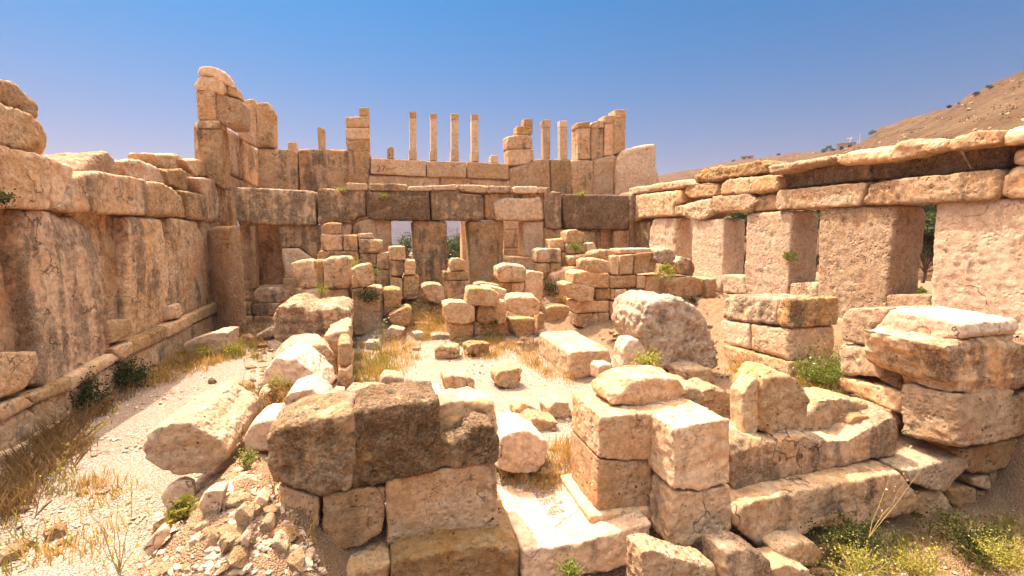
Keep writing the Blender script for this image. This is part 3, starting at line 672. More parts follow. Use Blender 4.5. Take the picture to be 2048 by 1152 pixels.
S(None, 'boulder', ('w',-1.3,6.6,0), [(486,880),(495,860),(512,845),(546,840),(560,860),(556,900),(520,905),(490,900)], .7, rough=1.2, pale=.4, stain=.15,
  label='pale half buried boulder wedged against the left end of the front wall', cat='boulder')
S(None, 'column_drum', ('w',-2.3,6.55,10), [(280,888),(284,872),(300,862),(344,846),(381,846),(411,868),(445,881),(456,902),(454,928),(430,942),(400,950),(355,955),(317,936),(284,918)], 1.7,
  dx=.35, rough=1.1, strata=.3, pale=.35, stain=.2, rnd=.7, taper=.85, dz=.05, label='huge fallen column drum lying on small stones beside the gravel path', cat='column drum')

# ---------------------------------------------------------------- far left cluster
FC = thing('ruined_wall', (-.6, 17.6, 0), 'stepped rubble wall of squared blocks climbing against the back wall, left of the middle room', 'wall')
y1 = ('w',0,18.2,0); y2 = ('w',0,17.6,0); y3 = ('w',0,16.4,0)
sq = dict(stain=.3, rough=.8)
for pl, q, t in ((y1,[(645,448),(660,445),(680,446),(682,468),(645,467)],.8),(y1,[(643,469),(685,470),(685,502),(644,502)],.9),(y1,[(687,470),(713,470),(717,502),(687,502)],.9),
                 (y1,[(635,503),(717,502),(718,520),(700,560),(635,560)],.9),(y1,[(715,468),(744,466),(748,476),(717,476)],.7),
                 (('w',0,18.1,0),[(716,476),(740,478),(765,481),(765,502),(727,507),(717,492)],.8),(y1,[(720,508),(751,507),(753,530),(722,530)],.8),(y1,[(752,507),(777,504),(779,540),(753,540)],.9),
                 (y2,[(777,495),(782,493),(810,493),(812,520),(779,520)],.7),(y2,[(781,521),(807,521),(807,552),(781,553)],.8),(y2,[(808,521),(831,521),(831,549),(809,550)],.8),
                 (y2,[(781,554),(806,552),(806,600),(783,600)],.9),(y2,[(807,552),(838,551),(840,590),(807,600)],.9),(y1,[(722,531),(779,541),(781,600),(722,600)],.8),
                 (y3,[(703,576),(765,574),(765,670),(704,670)],1.2),(('w',0,16.3,0),[(767,578),(790,576),(801,579),(803,616),(769,617)],.8),(('w',0,16.5,0),[(703,553),(722,550),(735,574),(703,576)],.8)):
    S(FC, 'wall_stone', pl, q, t, stain=.3+.3*random.random(), rough=1.0, rnd=.55)
S(None, 'leaning_block', ('w',0,16.2,8), [(704,540),(716,532),(744,526),(750,567),(738,574),(724,575),(713,556)], .7, stain=.35, label='block tilted on its corner atop the dark rubble beside the rounded partition stones', cat='block')
S(None, 'boulder', ('w',0,15.9,0), [(776,630),(790,624),(815,612),(824,618),(821,650),(800,658),(779,645)], .8, stain=.2, rough=1.0, rnd=2, label='smooth rounded boulder lying under the dark square stone, left of the dry grass', cat='boulder')

# ---------------------------------------------------------------- middle heaps
def loose(name, pl, q, t, label, cat='block', **kw): S(None, name, pl, q, t, label=label, cat=cat, **kw)
MIDW = thing('rubble_heap', (2.4, 15.2, .4), 'low heap of small packed stones under the middle blocks', 'rubble heap')
for pl, q, t in ((('w',0,15.0,0),[(952,617),(960,612),(985,614),(996,625),(994,640),(972,652),(954,644)],.7),(('w',0,15.1,0),[(985,612),(1012,600),(1014,645),(996,650)],.8),(('w',0,15.0,0),[(898,646),(948,648),(945,682),(900,684)],.8),
                 (('w',0,14.7,0),[(1078,624),(1090,628),(1087,660),(1074,660)],.6),(('w',0,15.2,0),[(948,640),(1020,645),(1020,672),(948,672)],.7),
                 (('w',0,16.5,0),[(1003,566),(1022,566),(1022,585),(1003,585)],.5),(('w',0,16.5,0),[(1023,566),(1048,566),(1048,592),(1023,592)],.5)):
    S(MIDW, 'rubble_stone', pl, q, t, stain=.35, rough=1.1, rnd=.8)
loose('square_block', ('w',0,14.9,0), [(888,610),(900,604),(930,604),(950,613),(951,645),(923,650),(893,645)], .9, 'weathered cream block at the left end of the middle heap, in the dry grass', stain=.2, rnd=.8)
loose('tilted_block', ('w',0,15.2,-6), [(930,610),(933,580),(944,570),(975,572),(1001,590),(996,615),(965,614)], .9, 'big tilted block lying across the top of the middle heap', stain=.25, rnd=.8)
loose('flat_slab', ('w',0,15.9,0), [(966,572),(985,573),(1013,580),(1010,602),(985,598)], .7, 'flat slab tucked behind the big tilted block', 'slab', stain=.2)
loose('square_block', ('w',0,14.4,-10), [(1011,600),(1018,592),(1045,591),(1069,593),(1081,606),(1078,630),(1055,635),(1030,630),(1013,618)], .8, 'rounded block balanced on top of another at the right end of the middle heap', stain=.2, rnd=.8)
loose('square_block', ('w',0,14.4,8), [(1020,637),(1072,636),(1071,650),(1067,689),(1038,688),(1026,658)], .8, 'tapering block carrying the balanced rounded block', stain=.25)
loose('standing_stone', ('w',0,15.6,12), [(1050,548),(1062,541),(1087,545),(1086,600),(1083,640),(1050,640)], .6, 'plain upright post of stone beside the balanced blocks', 'standing stone', stain=.35, rough=.6)
loose('square_block', ('w',0,16.6,-4), [(994,555),(994,535),(1013,528),(1048,532),(1055,541),(1048,564),(1003,565)], .9, 'large grey topped block left of the upright post, on small stones', stain=.4, rnd=.8)
PED = thing('stone_pedestal', on_y(913,584,17.6), 'small pedestal of two slabs with a round dark stone on top, under the window', 'pedestal')
S(PED, 'round_stone', ('w',0,17.6,0), [(900,524),(905,517),(918,515),(932,522),(934,541),(902,542)], .55, stain=.55, rnd=1.6)
S(PED, 'slab', ('w',0,17.6,0), [(887,544),(938,543),(939,560),(888,561)], .7, stain=.4, rough=.7)
S(PED, 'slab', ('w',0,17.62,0), [(890,562),(937,561),(937,582),(895,600)], .7, stain=.4, rough=.7)
loose('boulder', ('w',0,17.0,0), [(842,575),(852,568),(875,568),(888,572),(892,598),(876,608),(855,600)], .8, 'knobbly low boulder in the grass left of the small pedestal', 'boulder', stain=.3, rough=1.2, pale=.2)
loose('boulder', ('w',0,17.3,0), [(945,570),(965,565),(1003,572),(1003,590),(950,590)], .7, 'long low pale boulder right of the small pedestal', 'boulder', stain=.2, rough=1.2, pale=.3)

# ---------------------------------------------------------------- far right heap and cross wall
FR = thing('ruined_wall', (6.6, 18.4, .5), 'broken rubble wall of squared blocks against the right part of the back wall', 'wall')
for q, yy, t in (([(1074,500),(1082,497),(1122,497),(1123,525),(1075,525)],17.6,.8),([(1077,527),(1100,527),(1100,546),(1080,546)],17.6,.8),([(1101,527),(1122,527),(1123,546),(1101,547)],17.6,.8),
             ([(1100,479),(1133,477),(1134,504),(1124,504),(1101,496)],18.3,.7),([(1125,505),(1136,505),(1136,540),(1125,540)],18.2,.7),
             ([(1134,487),(1171,487),(1173,507),(1136,508)],18.0,.8),([(1173,488),(1188,485),(1195,500),(1174,507)],18.0,.7),
             ([(1138,512),(1185,508),(1196,530),(1140,534)],17.6,.9),([(1104,548),(1140,536),(1150,580),(1104,590)],17.3,.8),([(1140,534),(1200,530),(1200,580),(1140,580)],17.4,.8)):
    S(FR, 'wall_stone', ('w',0,yy,0), q, t, stain=.3+.3*random.random(), rough=1.0, rnd=.55)
loose('square_block', ('w',0,18.0,0), [(1134,465),(1140,460),(1155,459),(1170,467),(1173,486),(1134,486)], .8, 'topmost rounded block of the right heap, against the darkest lintel', stain=.45, rnd=.8)
CW = thing('ruined_wall', (8.0, 14.9, 0), 'neatly coursed cross wall of small cream blocks, right of the middle room', 'wall')
yc = 14.6
for q, dy, t in (([(1187,507),(1200,501),(1222,499),(1240,506),(1229,521),(1187,516)],.3,.8),([(1222,511),(1238,510),(1238,551),(1224,549)],0,.5),([(1240,511),(1269,508),(1267,548),(1240,550)],0,.6),
              ([(1271,506),(1314,504),(1312,546),(1269,548)],0,.7),([(1240,498),(1312,497),(1313,505),(1240,508)],.15,.8),
              ([(1146,546),(1160,541),(1219,547),(1219,575),(1160,577),(1146,566)],-.1,.8),([(1220,552),(1272,550),(1272,574),(1220,577)],0,.7),([(1274,551),(1292,551),(1290,577),(1274,577)],0,.7),
              ([(1127,569),(1140,564),(1191,576),(1187,603),(1160,603),(1139,594)],-.15,.8),([(1191,577),(1220,577),(1222,599),(1193,601)],0,.7),([(1231,579),(1255,578),(1257,602),(1231,601)],0,.7),
              ([(1222,578),(1231,578),(1231,600),(1222,600)],.03,.6),([(1257,578),(1290,578),(1290,602),(1258,602)],.02,.7),([(1147,602),(1220,601),(1220,625),(1154,627)],0,.8),([(1221,602),(1258,603),(1258,640),(1221,640)],.03,.7),
              ([(1153,629),(1186,627),(1187,643),(1174,657),(1154,653)],-.03,.7),([(1188,627),(1196,625),(1197,655),(1178,656)],.05,.6),([(1197,626),(1219,625),(1218,654),(1198,654)],0,.7),([(1220,640),(1290,640),(1290,675),(1220,660)],.05,.8),
              ([(1291,552),(1331,548),(1334,640),(1291,640)],.1,.9),([(1259,603),(1300,603),(1300,640),(1259,640)],.05,.8),
              ([(1330,560),(1365,555),(1403,556),(1404,587),(1392,599),(1333,594)],-.3,.8),([(1405,558),(1413,558),(1413,598),(1400,598)],-.25,.6),([(1414,557),(1441,558),(1443,598),(1414,599)],-.35,.9),
              ([(1360,600),(1443,600),(1441,640),(1370,640)],-.3,.9),([(1385,641),(1441,641),(1440,690),(1390,690)],-.3,.9),([(1330,596),(1362,600),(1370,640),(1330,640)],-.2,.9)):
    S(CW, 'wall_stone', ('w',0,yc+dy,0), q, t, stain=.12+.25*random.random(), rough=1.0, rnd=.5)
loose('square_block', ('w',0,14.2,-12), [(1161,525),(1166,519),(1195,518),(1222,523),(1222,545),(1193,547),(1163,539)], .8, 'grey topped block lying crosswise on the left end of the coursed cross wall', stain=.35, rnd=1.2)
loose('boulder', ('w',0,14.4,0), [(1312,500),(1333,493),(1350,505),(1352,522),(1335,528),(1313,521)], .8, 'white topped boulder perched on the right end of the coursed cross wall', 'boulder', pale=.6, stain=.15, rough=1.5)
loose('boulder', ('w',0,14.5,0), [(1345,527),(1366,515),(1388,519),(1397,538),(1384,552),(1356,547)], .8, 'rounded grey boulder beside the perched white one, before the rough upright slabs', 'boulder', stain=.45, rough=1.4)
loose('square_block', ('b',1112,652,.1,0), [(1093,616),(1110,611),(1139,612),(1151,624),(1149,651),(1093,653)], .8, 'square block on the floor at the foot of the coursed cross wall', stain=.3, rnd=.8)
loose('square_block', ('w',0,15.2,20), [(1113,580),(1128,576),(1140,585),(1140,610),(1115,608)], .5, 'small dark cube of stone tucked left of the coursed cross wall', stain=.5)

# ---------------------------------------------------------------- big stones of the middle room
loose('fallen_beam', ('w',4.3,10.3,0), [(1138,708),(1150,703),(1222,699),(1225,727),(1200,745),(1165,760),(1148,765),(1140,760)], 2.35, 'long fallen beam with a notch in its sunlit top, lying in the middle room', 'fallen beam', stain=.3, pale=.15, rnd=.9)
loose('great_boulder', ('w',5.9,8.5,0), [(1284,655),(1288,628),(1298,608),(1322,596),(1352,596),(1385,612),(1408,635),(1418,666),(1434,706),(1438,733),(1417,739),(1347,737),(1322,732),(1300,700)], 1.45,
      'biggest boulder, deeply pitted and sloping, lying on rubble right of centre', 'boulder', pit=1.6, rough=.8, pale=.6, stain=.45, rnd=1.4, taper=.95)
loose('boulder', ('w',5.4,8.6,0), [(1246,740),(1248,700),(1258,680),(1272,678),(1288,695),(1304,735),(1285,752),(1250,756)], .45, 'upright rough boulder leaning under the biggest pitted boulder', 'boulder', pit=.7, rough=1.2, pale=.4, stain=.2)
loose('small_block', ('w',4.9,8.9,10), [(1198,734),(1205,729),(1226,728),(1228,756),(1199,760)], .35, 'small block standing between the fallen beam and the leaning rough boulder', stain=.15, pale=.2)
floor_blocks = [
 ([(870,698),(878,692),(898,694),(916,692),(918,712),(902,719),(871,721)], (894,720), .5, 'dark flat block on the gravel, left of the pair before the middle heap', dict(stain=.6)),
 ([(936,692),(951,686),(980,687),(980,708),(975,717),(947,709),(937,705)], (960,714), .5, 'brown block with a bright top, right of the pair before the middle heap', dict(stain=.4)),
 ([(890,756),(902,750),(946,753),(952,764),(949,780),(909,790),(897,785)], (920,788), .55, 'rounded block alone in the centre of the gravel', dict(stain=.3)),
 ([(992,750),(1003,740),(1038,736),(1049,742),(1040,768),(1034,781),(994,773)], (1020,779), .55, 'tilted block resting on its edge in the gravel, left of the fallen beam', dict(stain=.35)),
 ([(758,765),(770,751),(808,754),(808,781),(788,785),(763,782)], (785,784), .5, 'pale block ringed by green weeds beside the partition', dict(stain=.2, pale=.4)),
 ([(847,800),(850,783),(881,781),(890,797)], (868,800), .5, 'flat white slab half sunk in the gravel behind the front wall', dict(stain=.0, pale=.9, rough=.7)),
 ([(732,685),(756,683),(760,698),(732,700)], (745,700), .5, 'small white flat slab in the weeds along the partition', dict(stain=.0, pale=.8, rough=.8)),
 ([(822,645),(857,647),(857,655),(824,655)], (840,655), .5, 'thin flagstone in the dry grass before the stepped rubble wall', dict(stain=.1, pale=.5)),
 ([(772,662),(781,654),(808,660),(798,681),(774,680)], (786,681), .5, 'grey tilted slab among weeds beneath the smooth rounded boulder', dict(stain=.4)),
 ([(829,666),(848,665),(852,682),(832,684)], (840,684), .4, 'cracked pale stone on the edge of the gravel under the dry grass', dict(stain=.1, pale=.4)),
 ([(862,672),(880,668),(906,670),(905,679),(866,681)], (885,681), .5, 'flat pale step stone before the middle heap', dict(stain=.1, pale=.5)),
 ([(1033,820),(1045,806),(1082,818),(1082,845),(1038,847)], (1055,847), .45, 'square block on the gravel behind the threshold, left of two', dict(stain=.3)),
 ([(1095,816),(1111,804),(1140,806),(1138,843),(1097,837)], (1115,842), .5, 'square block with white top next to the doorway pier, right of two', dict(stain=.2, pale=.3)),
 ([(1050,849),(1066,836),(1121,846),(1097,864),(1066,868),(1052,862)], (1080,868), .5, 'flat dark sided block behind the big doorway boulder', dict(stain=.3, pale=.2)),
 ([(360,692),(395,674),(430,664),(457,663),(455,699),(432,708),(390,713),(368,706)], (415,712), .9, 'flat pale block ringed by yellow flowers at the foot of the standing slab', dict(stain=.25, pale=.3)),
 ([(506,676),(520,660),(545,655),(548,672),(530,682)], (525,683), .6, 'rough pale rock on the path between the standing slab and the partition', dict(stain=.1, pale=.4, rough=1.6)),
 ([(477,675),(490,670),(502,676),(500,690),(480,690)], (490,690), .3, 'small round brown stone at the foot of the standing slab', dict(stain=.4, rnd=2)),
]
for i, (q, g, t, lab, kw) in enumerate(floor_blocks):
    d = dict(rnd=.7, rough=1.2); d.update(kw)
    loose('loose_block', ('g', g[0], g[1]-1, (i*47) % 25-12), q, t, lab, 'loose block', **d)
loose('boulder', ('b',1050,948,0,0), [(994,935),(999,879),(1025,864),(1055,862),(1096,885),(1100,910),(1079,942),(1050,950),(1010,946)], .75, 'white topped boulder in the doorway beside the front wall end', 'boulder', pale=.35, stain=.2, rough=1.2)

# ================================================================ front wall
YF, YN = 5.2, 4.86
FL = thing('ruined_wall', (.1, YF+.4, -.3), 'nearest wall, pitted dark blocks above smooth plastered ones, left of the doorway', 'wall')
f0 = ('y', YF)
S(FL, 'wall_block', ('y', YF-.02), [(529,884),(545,868),(572,852),(640,838),(700,828),(716,870),(708,930),(700,979),(644,988),(590,975),(548,962),(538,920)], .85, stain=.9, rough=.85, pit=.8, strata=.25, rnd=.5)
S(FL, 'wall_block', f0, [(704,828),(740,818),(800,808),(874,803),(880,878),(900,888),(930,872),(955,845),(985,850),(996,880),(997,925),(880,942),(770,962),(702,979),(712,920),(718,870)], .8, stain=.95, rough=.8, pit=.8, strata=.2, rnd=.5)
S(FL, 'wall_block', ('y', YF+.42), [(874,803),(947,801),(985,809),(994,850),(994,900),(878,900)], .5, stain=.35, rough=1.4, pit=.3)
S(FL, 'wall_block', ('y', YF+.02), [(772,960),(880,940),(995,920),(998,1063),(880,1078),(775,1092)], .95, stain=.32, rough=.6)
S(FL, 'wall_block', f0, [(645,992),(690,983),(752,974),(767,1000),(768,1040),(762,1066),(721,1093),(662,1104),(647,1075)], .8, stain=.35, rough=.7, rnd=.8)
S(FL, 'wall_block', ('y', YF+.03), [(556,970),(600,985),(638,995),(638,1060),(612,1080),(558,1060)], .8, stain=.5, rough=1.0)
S(FL, 'wedge_stone', ('y', YF+.05), [(754,974),(771,976),(773,1008),(764,1006)], .3, stain=.4, rnd=2)
S(FL, 'wall_block', ('y', YF+.25), [(560,1055),(800,1055),(800,1130),(560,1130)], .8, stain=.5, rough=1.2)
S(FL, 'plinth_block', ('y', YN), [(782,1124),(870,1106),(960,1092),(1042,1098),(1044,1210),(782,1240)], 1.2, stain=.25, rough=.9, dz=.06)
S(FL, 'plinth_block', ('y', YN+.08), [(655,1158),(700,1142),(780,1125),(780,1250),(655,1250)], 1.2, stain=.3, rough=1.2)
S(FL, 'plinth_block', ('y', YN+.14), [(560,1150),(654,1145),(654,1250),(560,1250)], 1.2, stain=.3, rough=1.2)
TH = thing('stone_threshold', (1.9, YN+.5, -.4), 'broad sun bleached threshold stone with a shallow socket, in the doorway', 'threshold')
S(TH, 'threshold_slab', ('y', YN), [(1045,1100),(1156,1087),(1204,1072),(1240,1064),(1304,1044),(1298,1082),(1281,1116),(1215,1146),(1130,1160),(1045,1170)], 1.5, stain=.25, rough=.7, pale=.35)
QP = thing('door_pier', (2.7, YF+.4, .1), 'doorway pier of two cleanly cut blocks, right of the threshold', 'pier')
S(QP, 'pier_block', f0, [(1201,834),(1260,828),(1318,826),(1312,870),(1304,921),(1250,922),(1198,917)], .95, stain=.28, rough=.6, pale=.1)
S(QP, 'pier_block', f0, [(1197,919),(1250,924),(1304,923),(1304,1020),(1250,1026),(1194,1034)], .95, stain=.25, rough=.6, pale=.1)
S(QP, 'pier_base', ('y', YF-.08), [(1178,1034),(1240,1024),(1304,1016),(1304,1040),(1183,1058)], 1.1, stain=.25, rough=.7)
loose('strata_slab', ('y', YF+.25), [(1218,803),(1232,782),(1255,766),(1310,755),(1355,757),(1380,784),(1338,815),(1314,818),(1260,816),(1222,813)], .55, 'layered flaky slab lying on the doorway pier', 'slab', strata=1.0, rough=1.3, stain=.35, dz=.05)
loose('strata_slab', ('y', YF+.55), [(1318,828),(1333,806),(1364,770),(1400,770),(1412,800),(1400,830)], .8, 'flaky rock right behind the layered slab on the doorway pier', 'rock', strata=.9, rough=1.6, stain=.25, pale=.2)
SP = thing('stone_pier', (3.55, 4.75, -.3), 'two rough cubes stacked in front of the wall, right of the doorway pier', 'pier')
yS = ('y', 4.72)
S(SP, 'pier_block', yS, [(1351,858),(1400,846),(1462,838),(1461,905),(1460,968),(1399,981),(1347,980),(1349,910)], .85, dz=.04, dx=-.1, stain=.35, rough=.9, pit=.15, taper=.93)
S(SP, 'pier_block', yS, [(1347,983),(1399,984),(1463,972),(1463,1045),(1456,1070),(1400,1086),(1352,1101),(1335,1090)], .85, stain=.25, rough=.9, pit=.15)
loose('paving_block', ('w',2.6,4.1,0), [(1283,1108),(1302,1098),(1400,1130),(1432,1132),(1437,1200),(1290,1230)], .40, 'sunlit broken block at the bottom edge, under the stacked cubes', 'block', stain=.2, pale=.3, rough=1.0, dz=-.03)
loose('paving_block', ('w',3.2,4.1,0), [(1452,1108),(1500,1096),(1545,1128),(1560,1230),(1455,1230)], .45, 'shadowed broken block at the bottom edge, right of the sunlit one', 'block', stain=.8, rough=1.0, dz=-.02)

FRW = thing('ruined_wall', (5.0, YF+.5, -.4), 'near wall with a long hollowed block resting on a projecting ledge, right of the doorway', 'wall')
S(FRW, 'wall_block', f0, [(1462,893),(1500,880),(1560,882),(1613,872),(1630,880),(1700,880),(1722,864),(1760,845),(1797,827),(1799,898),(1790,914),(1748,918),(1630,949),(1466,993)], .85, stain=.65, rough=1.0)
S(FRW, 'wall_block', ('y', YF+.42), [(1600,850),(1640,800),(1690,795),(1800,828),(1800,900),(1600,930)], .55, stain=.25, rough=1.0, pale=.15)
S(FRW, 'wall_block', ('y', YF+.15), [(1315,880),(1466,880),(1466,1000),(1315,1030)], .8, stain=.35, rough=1.1)
S(FRW, 'ledge_block', ('y', YN), [(1462,1013),(1560,992),(1690,965),(1800,945),(1818,967),(1834,992),(1834,1020),(1745,1048),(1630,1058),(1540,1103),(1519,1098),(1462,1046)], 1.3, stain=.5, rough=.9)
S(FRW, 'threshold_slab', ('y', YN-.02), [(1811,943),(1870,928),(1932,913),(1942,935),(1893,985),(1850,979),(1817,966)], 1.25, stain=.25, pale=.35, rough=.8)
S(FRW, 'ledge_block', ('y', YN), [(1915,903),(2048,876),(2250,835),(2250,900),(2048,925),(1983,950),(1940,947)], 1.3, stain=.3, rough=1.0)
RG = 'rough stones packed under the right hand ledge'
for q, lab in (([(1828,984),(1860,982),(1891,986),(1912,1026),(1900,1040),(1877,1052),(1835,1030)],'angular stone under the bright right hand threshold, first of the packed row'),
          ([(1894,980),(1930,975),(1953,979),(1964,1030),(1929,1049),(1912,1018)],'squarish stone in the packed row under the ledge, beside the angular one'),
          ([(1957,986),(1980,984),(1996,990),(1998,1026),(1985,1039),(1965,1020)],'narrow upright stone at the shaded end of the packed row'),
          ([(1944,959),(1962,952),(1982,952),(1985,982),(1953,978)],'small round stone squeezed above the packed row'),
          ([(1983,948),(2048,924),(2110,905),(2110,965),(2026,997),(1988,983)],'big rounded stone at the right edge, under the ledge'),
          ([(2000,996),(2050,985),(2110,970),(2110,1050),(2010,1045)],'dark stone low at the right edge, in the shade')):
    S(None, 'packed_stone', ('y', YN+.08), q, .6, stain=.3, rough=1.1, rnd=1.6, label=lab, cat='stone', group=RG)
loose('standing_rock', ('y', YF+.3), [(1486,880),(1487,780),(1511,756),(1521,763),(1524,846),(1502,885)], .28, 'thin upright flake of rock leaning beside the rounded standing rock', 'rock', stain=.2, rough=1.0)
loose('standing_rock', ('y', YF+.25), [(1523,770),(1535,748),(1551,743),(1592,759),(1620,797),(1619,830),(1604,868),(1554,884),(1524,860)], .6, 'rounded standing rock on the right front wall', 'rock', stain=.45, rough=1.3, pit=.4, rnd=.8)
loose('boulder', ('y', YF+.2), [(1700,866),(1702,842),(1715,832),(1737,832),(1752,850),(1745,872)], .3, 'knob of rock sitting in the hollow of the long block', 'rock', stain=.3, rough=1.3, rnd=1.6)
loose('small_rock', ('y', YF+.4), [(1455,872),(1470,856),(1486,862),(1492,878),(1470,886)], .3, 'little rubble stone beside the thin upright flake', 'rock', stain=.2, pale=.3)
loose('small_rock', ('w',6.4,8.0,0), [(1361,742),(1380,738),(1426,738),(1430,765),(1400,775),(1370,768)], .6, 'brown stone jammed under the biggest pitted boulder', 'rock', stain=.3, rough=1.4)
loose('boulder', ('w',6.2,7.0,0), [(1395,815),(1405,782),(1440,772),(1465,790),(1475,825),(1440,850)], .7, 'rough rock on the rubble between the doorway pier and the biggest boulder', 'boulder', stain=.2, rough=1.5, pale=.25)
loose('buried_rock', ('w',5.0,4.6,0), [(1552,1098),(1580,1085),(1630,1085),(1648,1110),(1640,1138),(1560,1135)], .5, 'shaded boulder at the foot of the right front ledge', 'boulder', stain=.3, rough=1.3)
loose('buried_rock', ('w',4.6,4.35,0), [(1540,1140),(1570,1130),(1620,1142),(1640,1180),(1540,1180)], .4, 'low stone at the bottom edge under the shaded boulder', 'boulder', stain=.3, rough=1.3)

# ---------------------------------------------------------------- right partition
XP = 8.2
RP = thing('ruined_wall', (XP+.6, 6.8, .3), 'thick low wall with a flat sunlit top running back from the right front corner', 'wall')
p0 = ('x', XP); p1 = ('x', XP+.05)
S(RP, 'wall_block', p0, [(1680,667),(1684,635),(1695,619),(1775,616),(1776,632),(1742,660),(1740,692),(1685,682)], 1.15, stain=.25, rough=.6, pale=.5, pit=.4, rnd=.6)
S(RP, 'wall_block', p0, [(1742,664),(1775,618),(1850,630),(1925,648),(1930,670),(1886,686),(1820,694),(1803,722),(1742,697)], 1.2, stain=.25, rough=.6, pale=.5, pit=.4, rnd=.6)
S(RP, 'wall_block', p0, [(1678,688),(1740,694),(1758,711),(1758,755),(1678,748)], 1.1, stain=.2, rough=1.1, pale=.4, pit=.4)
S(RP, 'wall_block', ('x', XP+.10), [(1758,714),(1803,722),(1806,782),(1760,760)], 1.1, stain=.8, rough=1.0)
S(RP, 'plinth_block', ('x', XP-.02), [(1676,752),(1760,772),(1802,790),(1802,830),(1676,775)], 1.1, stain=.2)
S(RP, 'wall_block', ('x', XP-.03), [(1800,765),(1803,711),(1827,686),(1900,676),(1917,680),(1917,787),(1860,778)], 1.2, stain=.2, rough=1.1, pale=.2)
S(RP, 'wall_block', ('x', XP-.06), [(1800,767),(1860,780),(1917,790),(1920,897),(1800,870)], 1.2, stain=.12, rough=1.1, pale=.3, pit=.25)
S(RP, 'broken_block', ('y', YN-.12), [(1893,690),(1983,680),(2048,690),(2130,700),(2130,770),(2048,776),(2035,780),(1956,796),(1910,770)], 1.3, stain=.75, rough=1.2, strata=1.0, pit=.6, rnd=.5)
S(RP, 'wall_block', ('y', YN-.02), [(1915,772),(1958,797),(1994,794),(1996,828),(1991,877),(1918,897)], .8, stain=.2, rough=1.1)
S(RP, 'wall_block', ('y', YN-.06), [(1996,828),(2012,806),(2048,788),(2120,780),(2120,865),(2048,873),(1993,881)], .8, stain=.35, rough=1.3)
S(RP, 'wall_block', ('y', YN+.3), [(1990,775),(2200,740),(2200,860),(1990,870)], 1.2, stain=.4)
RQ = thing('ruined_wall', (XP+.6, 9.0, .8), 'squat four block stub of wall with a blackened rounded corner, before the rough upright slabs', 'wall')
S(RQ, 'wall_block', p0, [(1440,604),(1446,596),(1460,591),(1552,598),(1551,650),(1442,637)], 1.2, stain=.75, rough=1.2, pit=.6, pale=.3)
S(RQ, 'wall_block', ('x', XP-.02), [(1554,602),(1566,596),(1582,599),(1583,656),(1552,651)], 1.3, stain=.65, rough=1.2, pit=.4)
S(RQ, 'wall_block', p0, [(1438,639),(1498,647),(1499,700),(1445,687)], 1.2, stain=.12, rough=.9, pale=.3)
S(RQ, 'wall_block', p0, [(1500,647),(1580,658),(1579,722),(1500,701)], 1.25, stain=.25, rough=.9, pale=.2)
S(RQ, 'plinth_block', ('x', XP-.1), [(1446,690),(1579,724),(1581,760),(1440,718)], 1.2, stain=.15, pale=.2)
# ---------------------------------------------------------------- rocks on the spoil heap
for q, lab in (
 ([(317,990),(332,972),(355,962),(390,964),(394,1000),(365,1024),(332,1020)], 'pale stone propping up the fallen column drum, nearest the path'),
 ([(390,1010),(400,990),(418,981),(449,980),(444,1012),(436,1034),(411,1043)], 'biggest angular rock on the spoil heap, right below the column drum'),
 ([(467,1032),(474,1020),(483,1015),(505,1038),(498,1060),(488,1073),(475,1062)], 'pointed pale rock in the middle of the spoil heap'),
 ([(434,1084),(446,1075),(464,1078),(465,1102),(445,1114)], 'brown faced rock sticking out low on the spoil heap'),
 ([(478,1080),(490,1068),(498,1082),(494,1100),(484,1114)], 'slim pointed stone low on the spoil heap, right of the brown faced rock'),
 ([(539,1084),(552,1081),(576,1101),(567,1120),(553,1110)], 'flat tilted stone on the spoil heap nearest the wall corner'),
 ([(514,1062),(524,1046),(540,1044),(548,1058),(537,1078),(520,1074)], 'rock with a dark hollow under it on the spoil heap, beside the wall corner'),
 ([(374,1086),(390,1077),(410,1094),(400,1108),(380,1108)], 'bleached small rock at the left side of the spoil heap'),
 ([(406,968),(416,960),(438,960),(432,976),(410,980)], 'little round stone in the shadow under the column drum'),
 ([(284,1096),(310,1066),(326,1057),(338,1066),(318,1096),(296,1116)], 'grey slab on the steep left edge of the spoil heap'),
 ([(505,1006),(518,990),(536,1004),(530,1022),(512,1018)], 'reddish rock high on the spoil heap under the dark wall block'),
 ([(384,1058),(410,1044),(434,1046),(428,1062),(394,1070)], 'long flat pale stone across the spoil heap')):
    cx = sum(p[0] for p in q)/len(q); by = max(p[1] for p in q)-4
    S(None, 'heap_rock', ('g', cx, by, 0), q, .22, stain=.12, pale=.3, rough=1.3, rnd=.8, taper=.8, label=lab, cat='rock', group='rocks on the spoil heap')
build_stones()

# painted number on the parapet block
cu = bpy.data.curves.new('painted_number', 'FONT'); cu.body = '27'; cu.size = 0.42; cu.extrude = 0.004
to = bpy.data.objects.new('painted_number', cu); COL.objects.link(to)
dg = bpy.context.evaluated_depsgraph_get()
tm = bpy.data.meshes.new_from_object(to.evaluated_get(dg)); bpy.data.objects.remove(to)
tm.materials.clear(); tm.materials.append(M['paint_red'])
blk = [o for o in UPPER.children if o.name.startswith('parapet_block')][0]
num = bpy.data.objects.new('painted_number', tm); COL.objects.link(num); num.parent = blk
pn = on_y(753, 343, YU-.16); num.location = pn-UPPER.location-blk.location; num.rotation_euler = (math.radians(90), 0, 0)

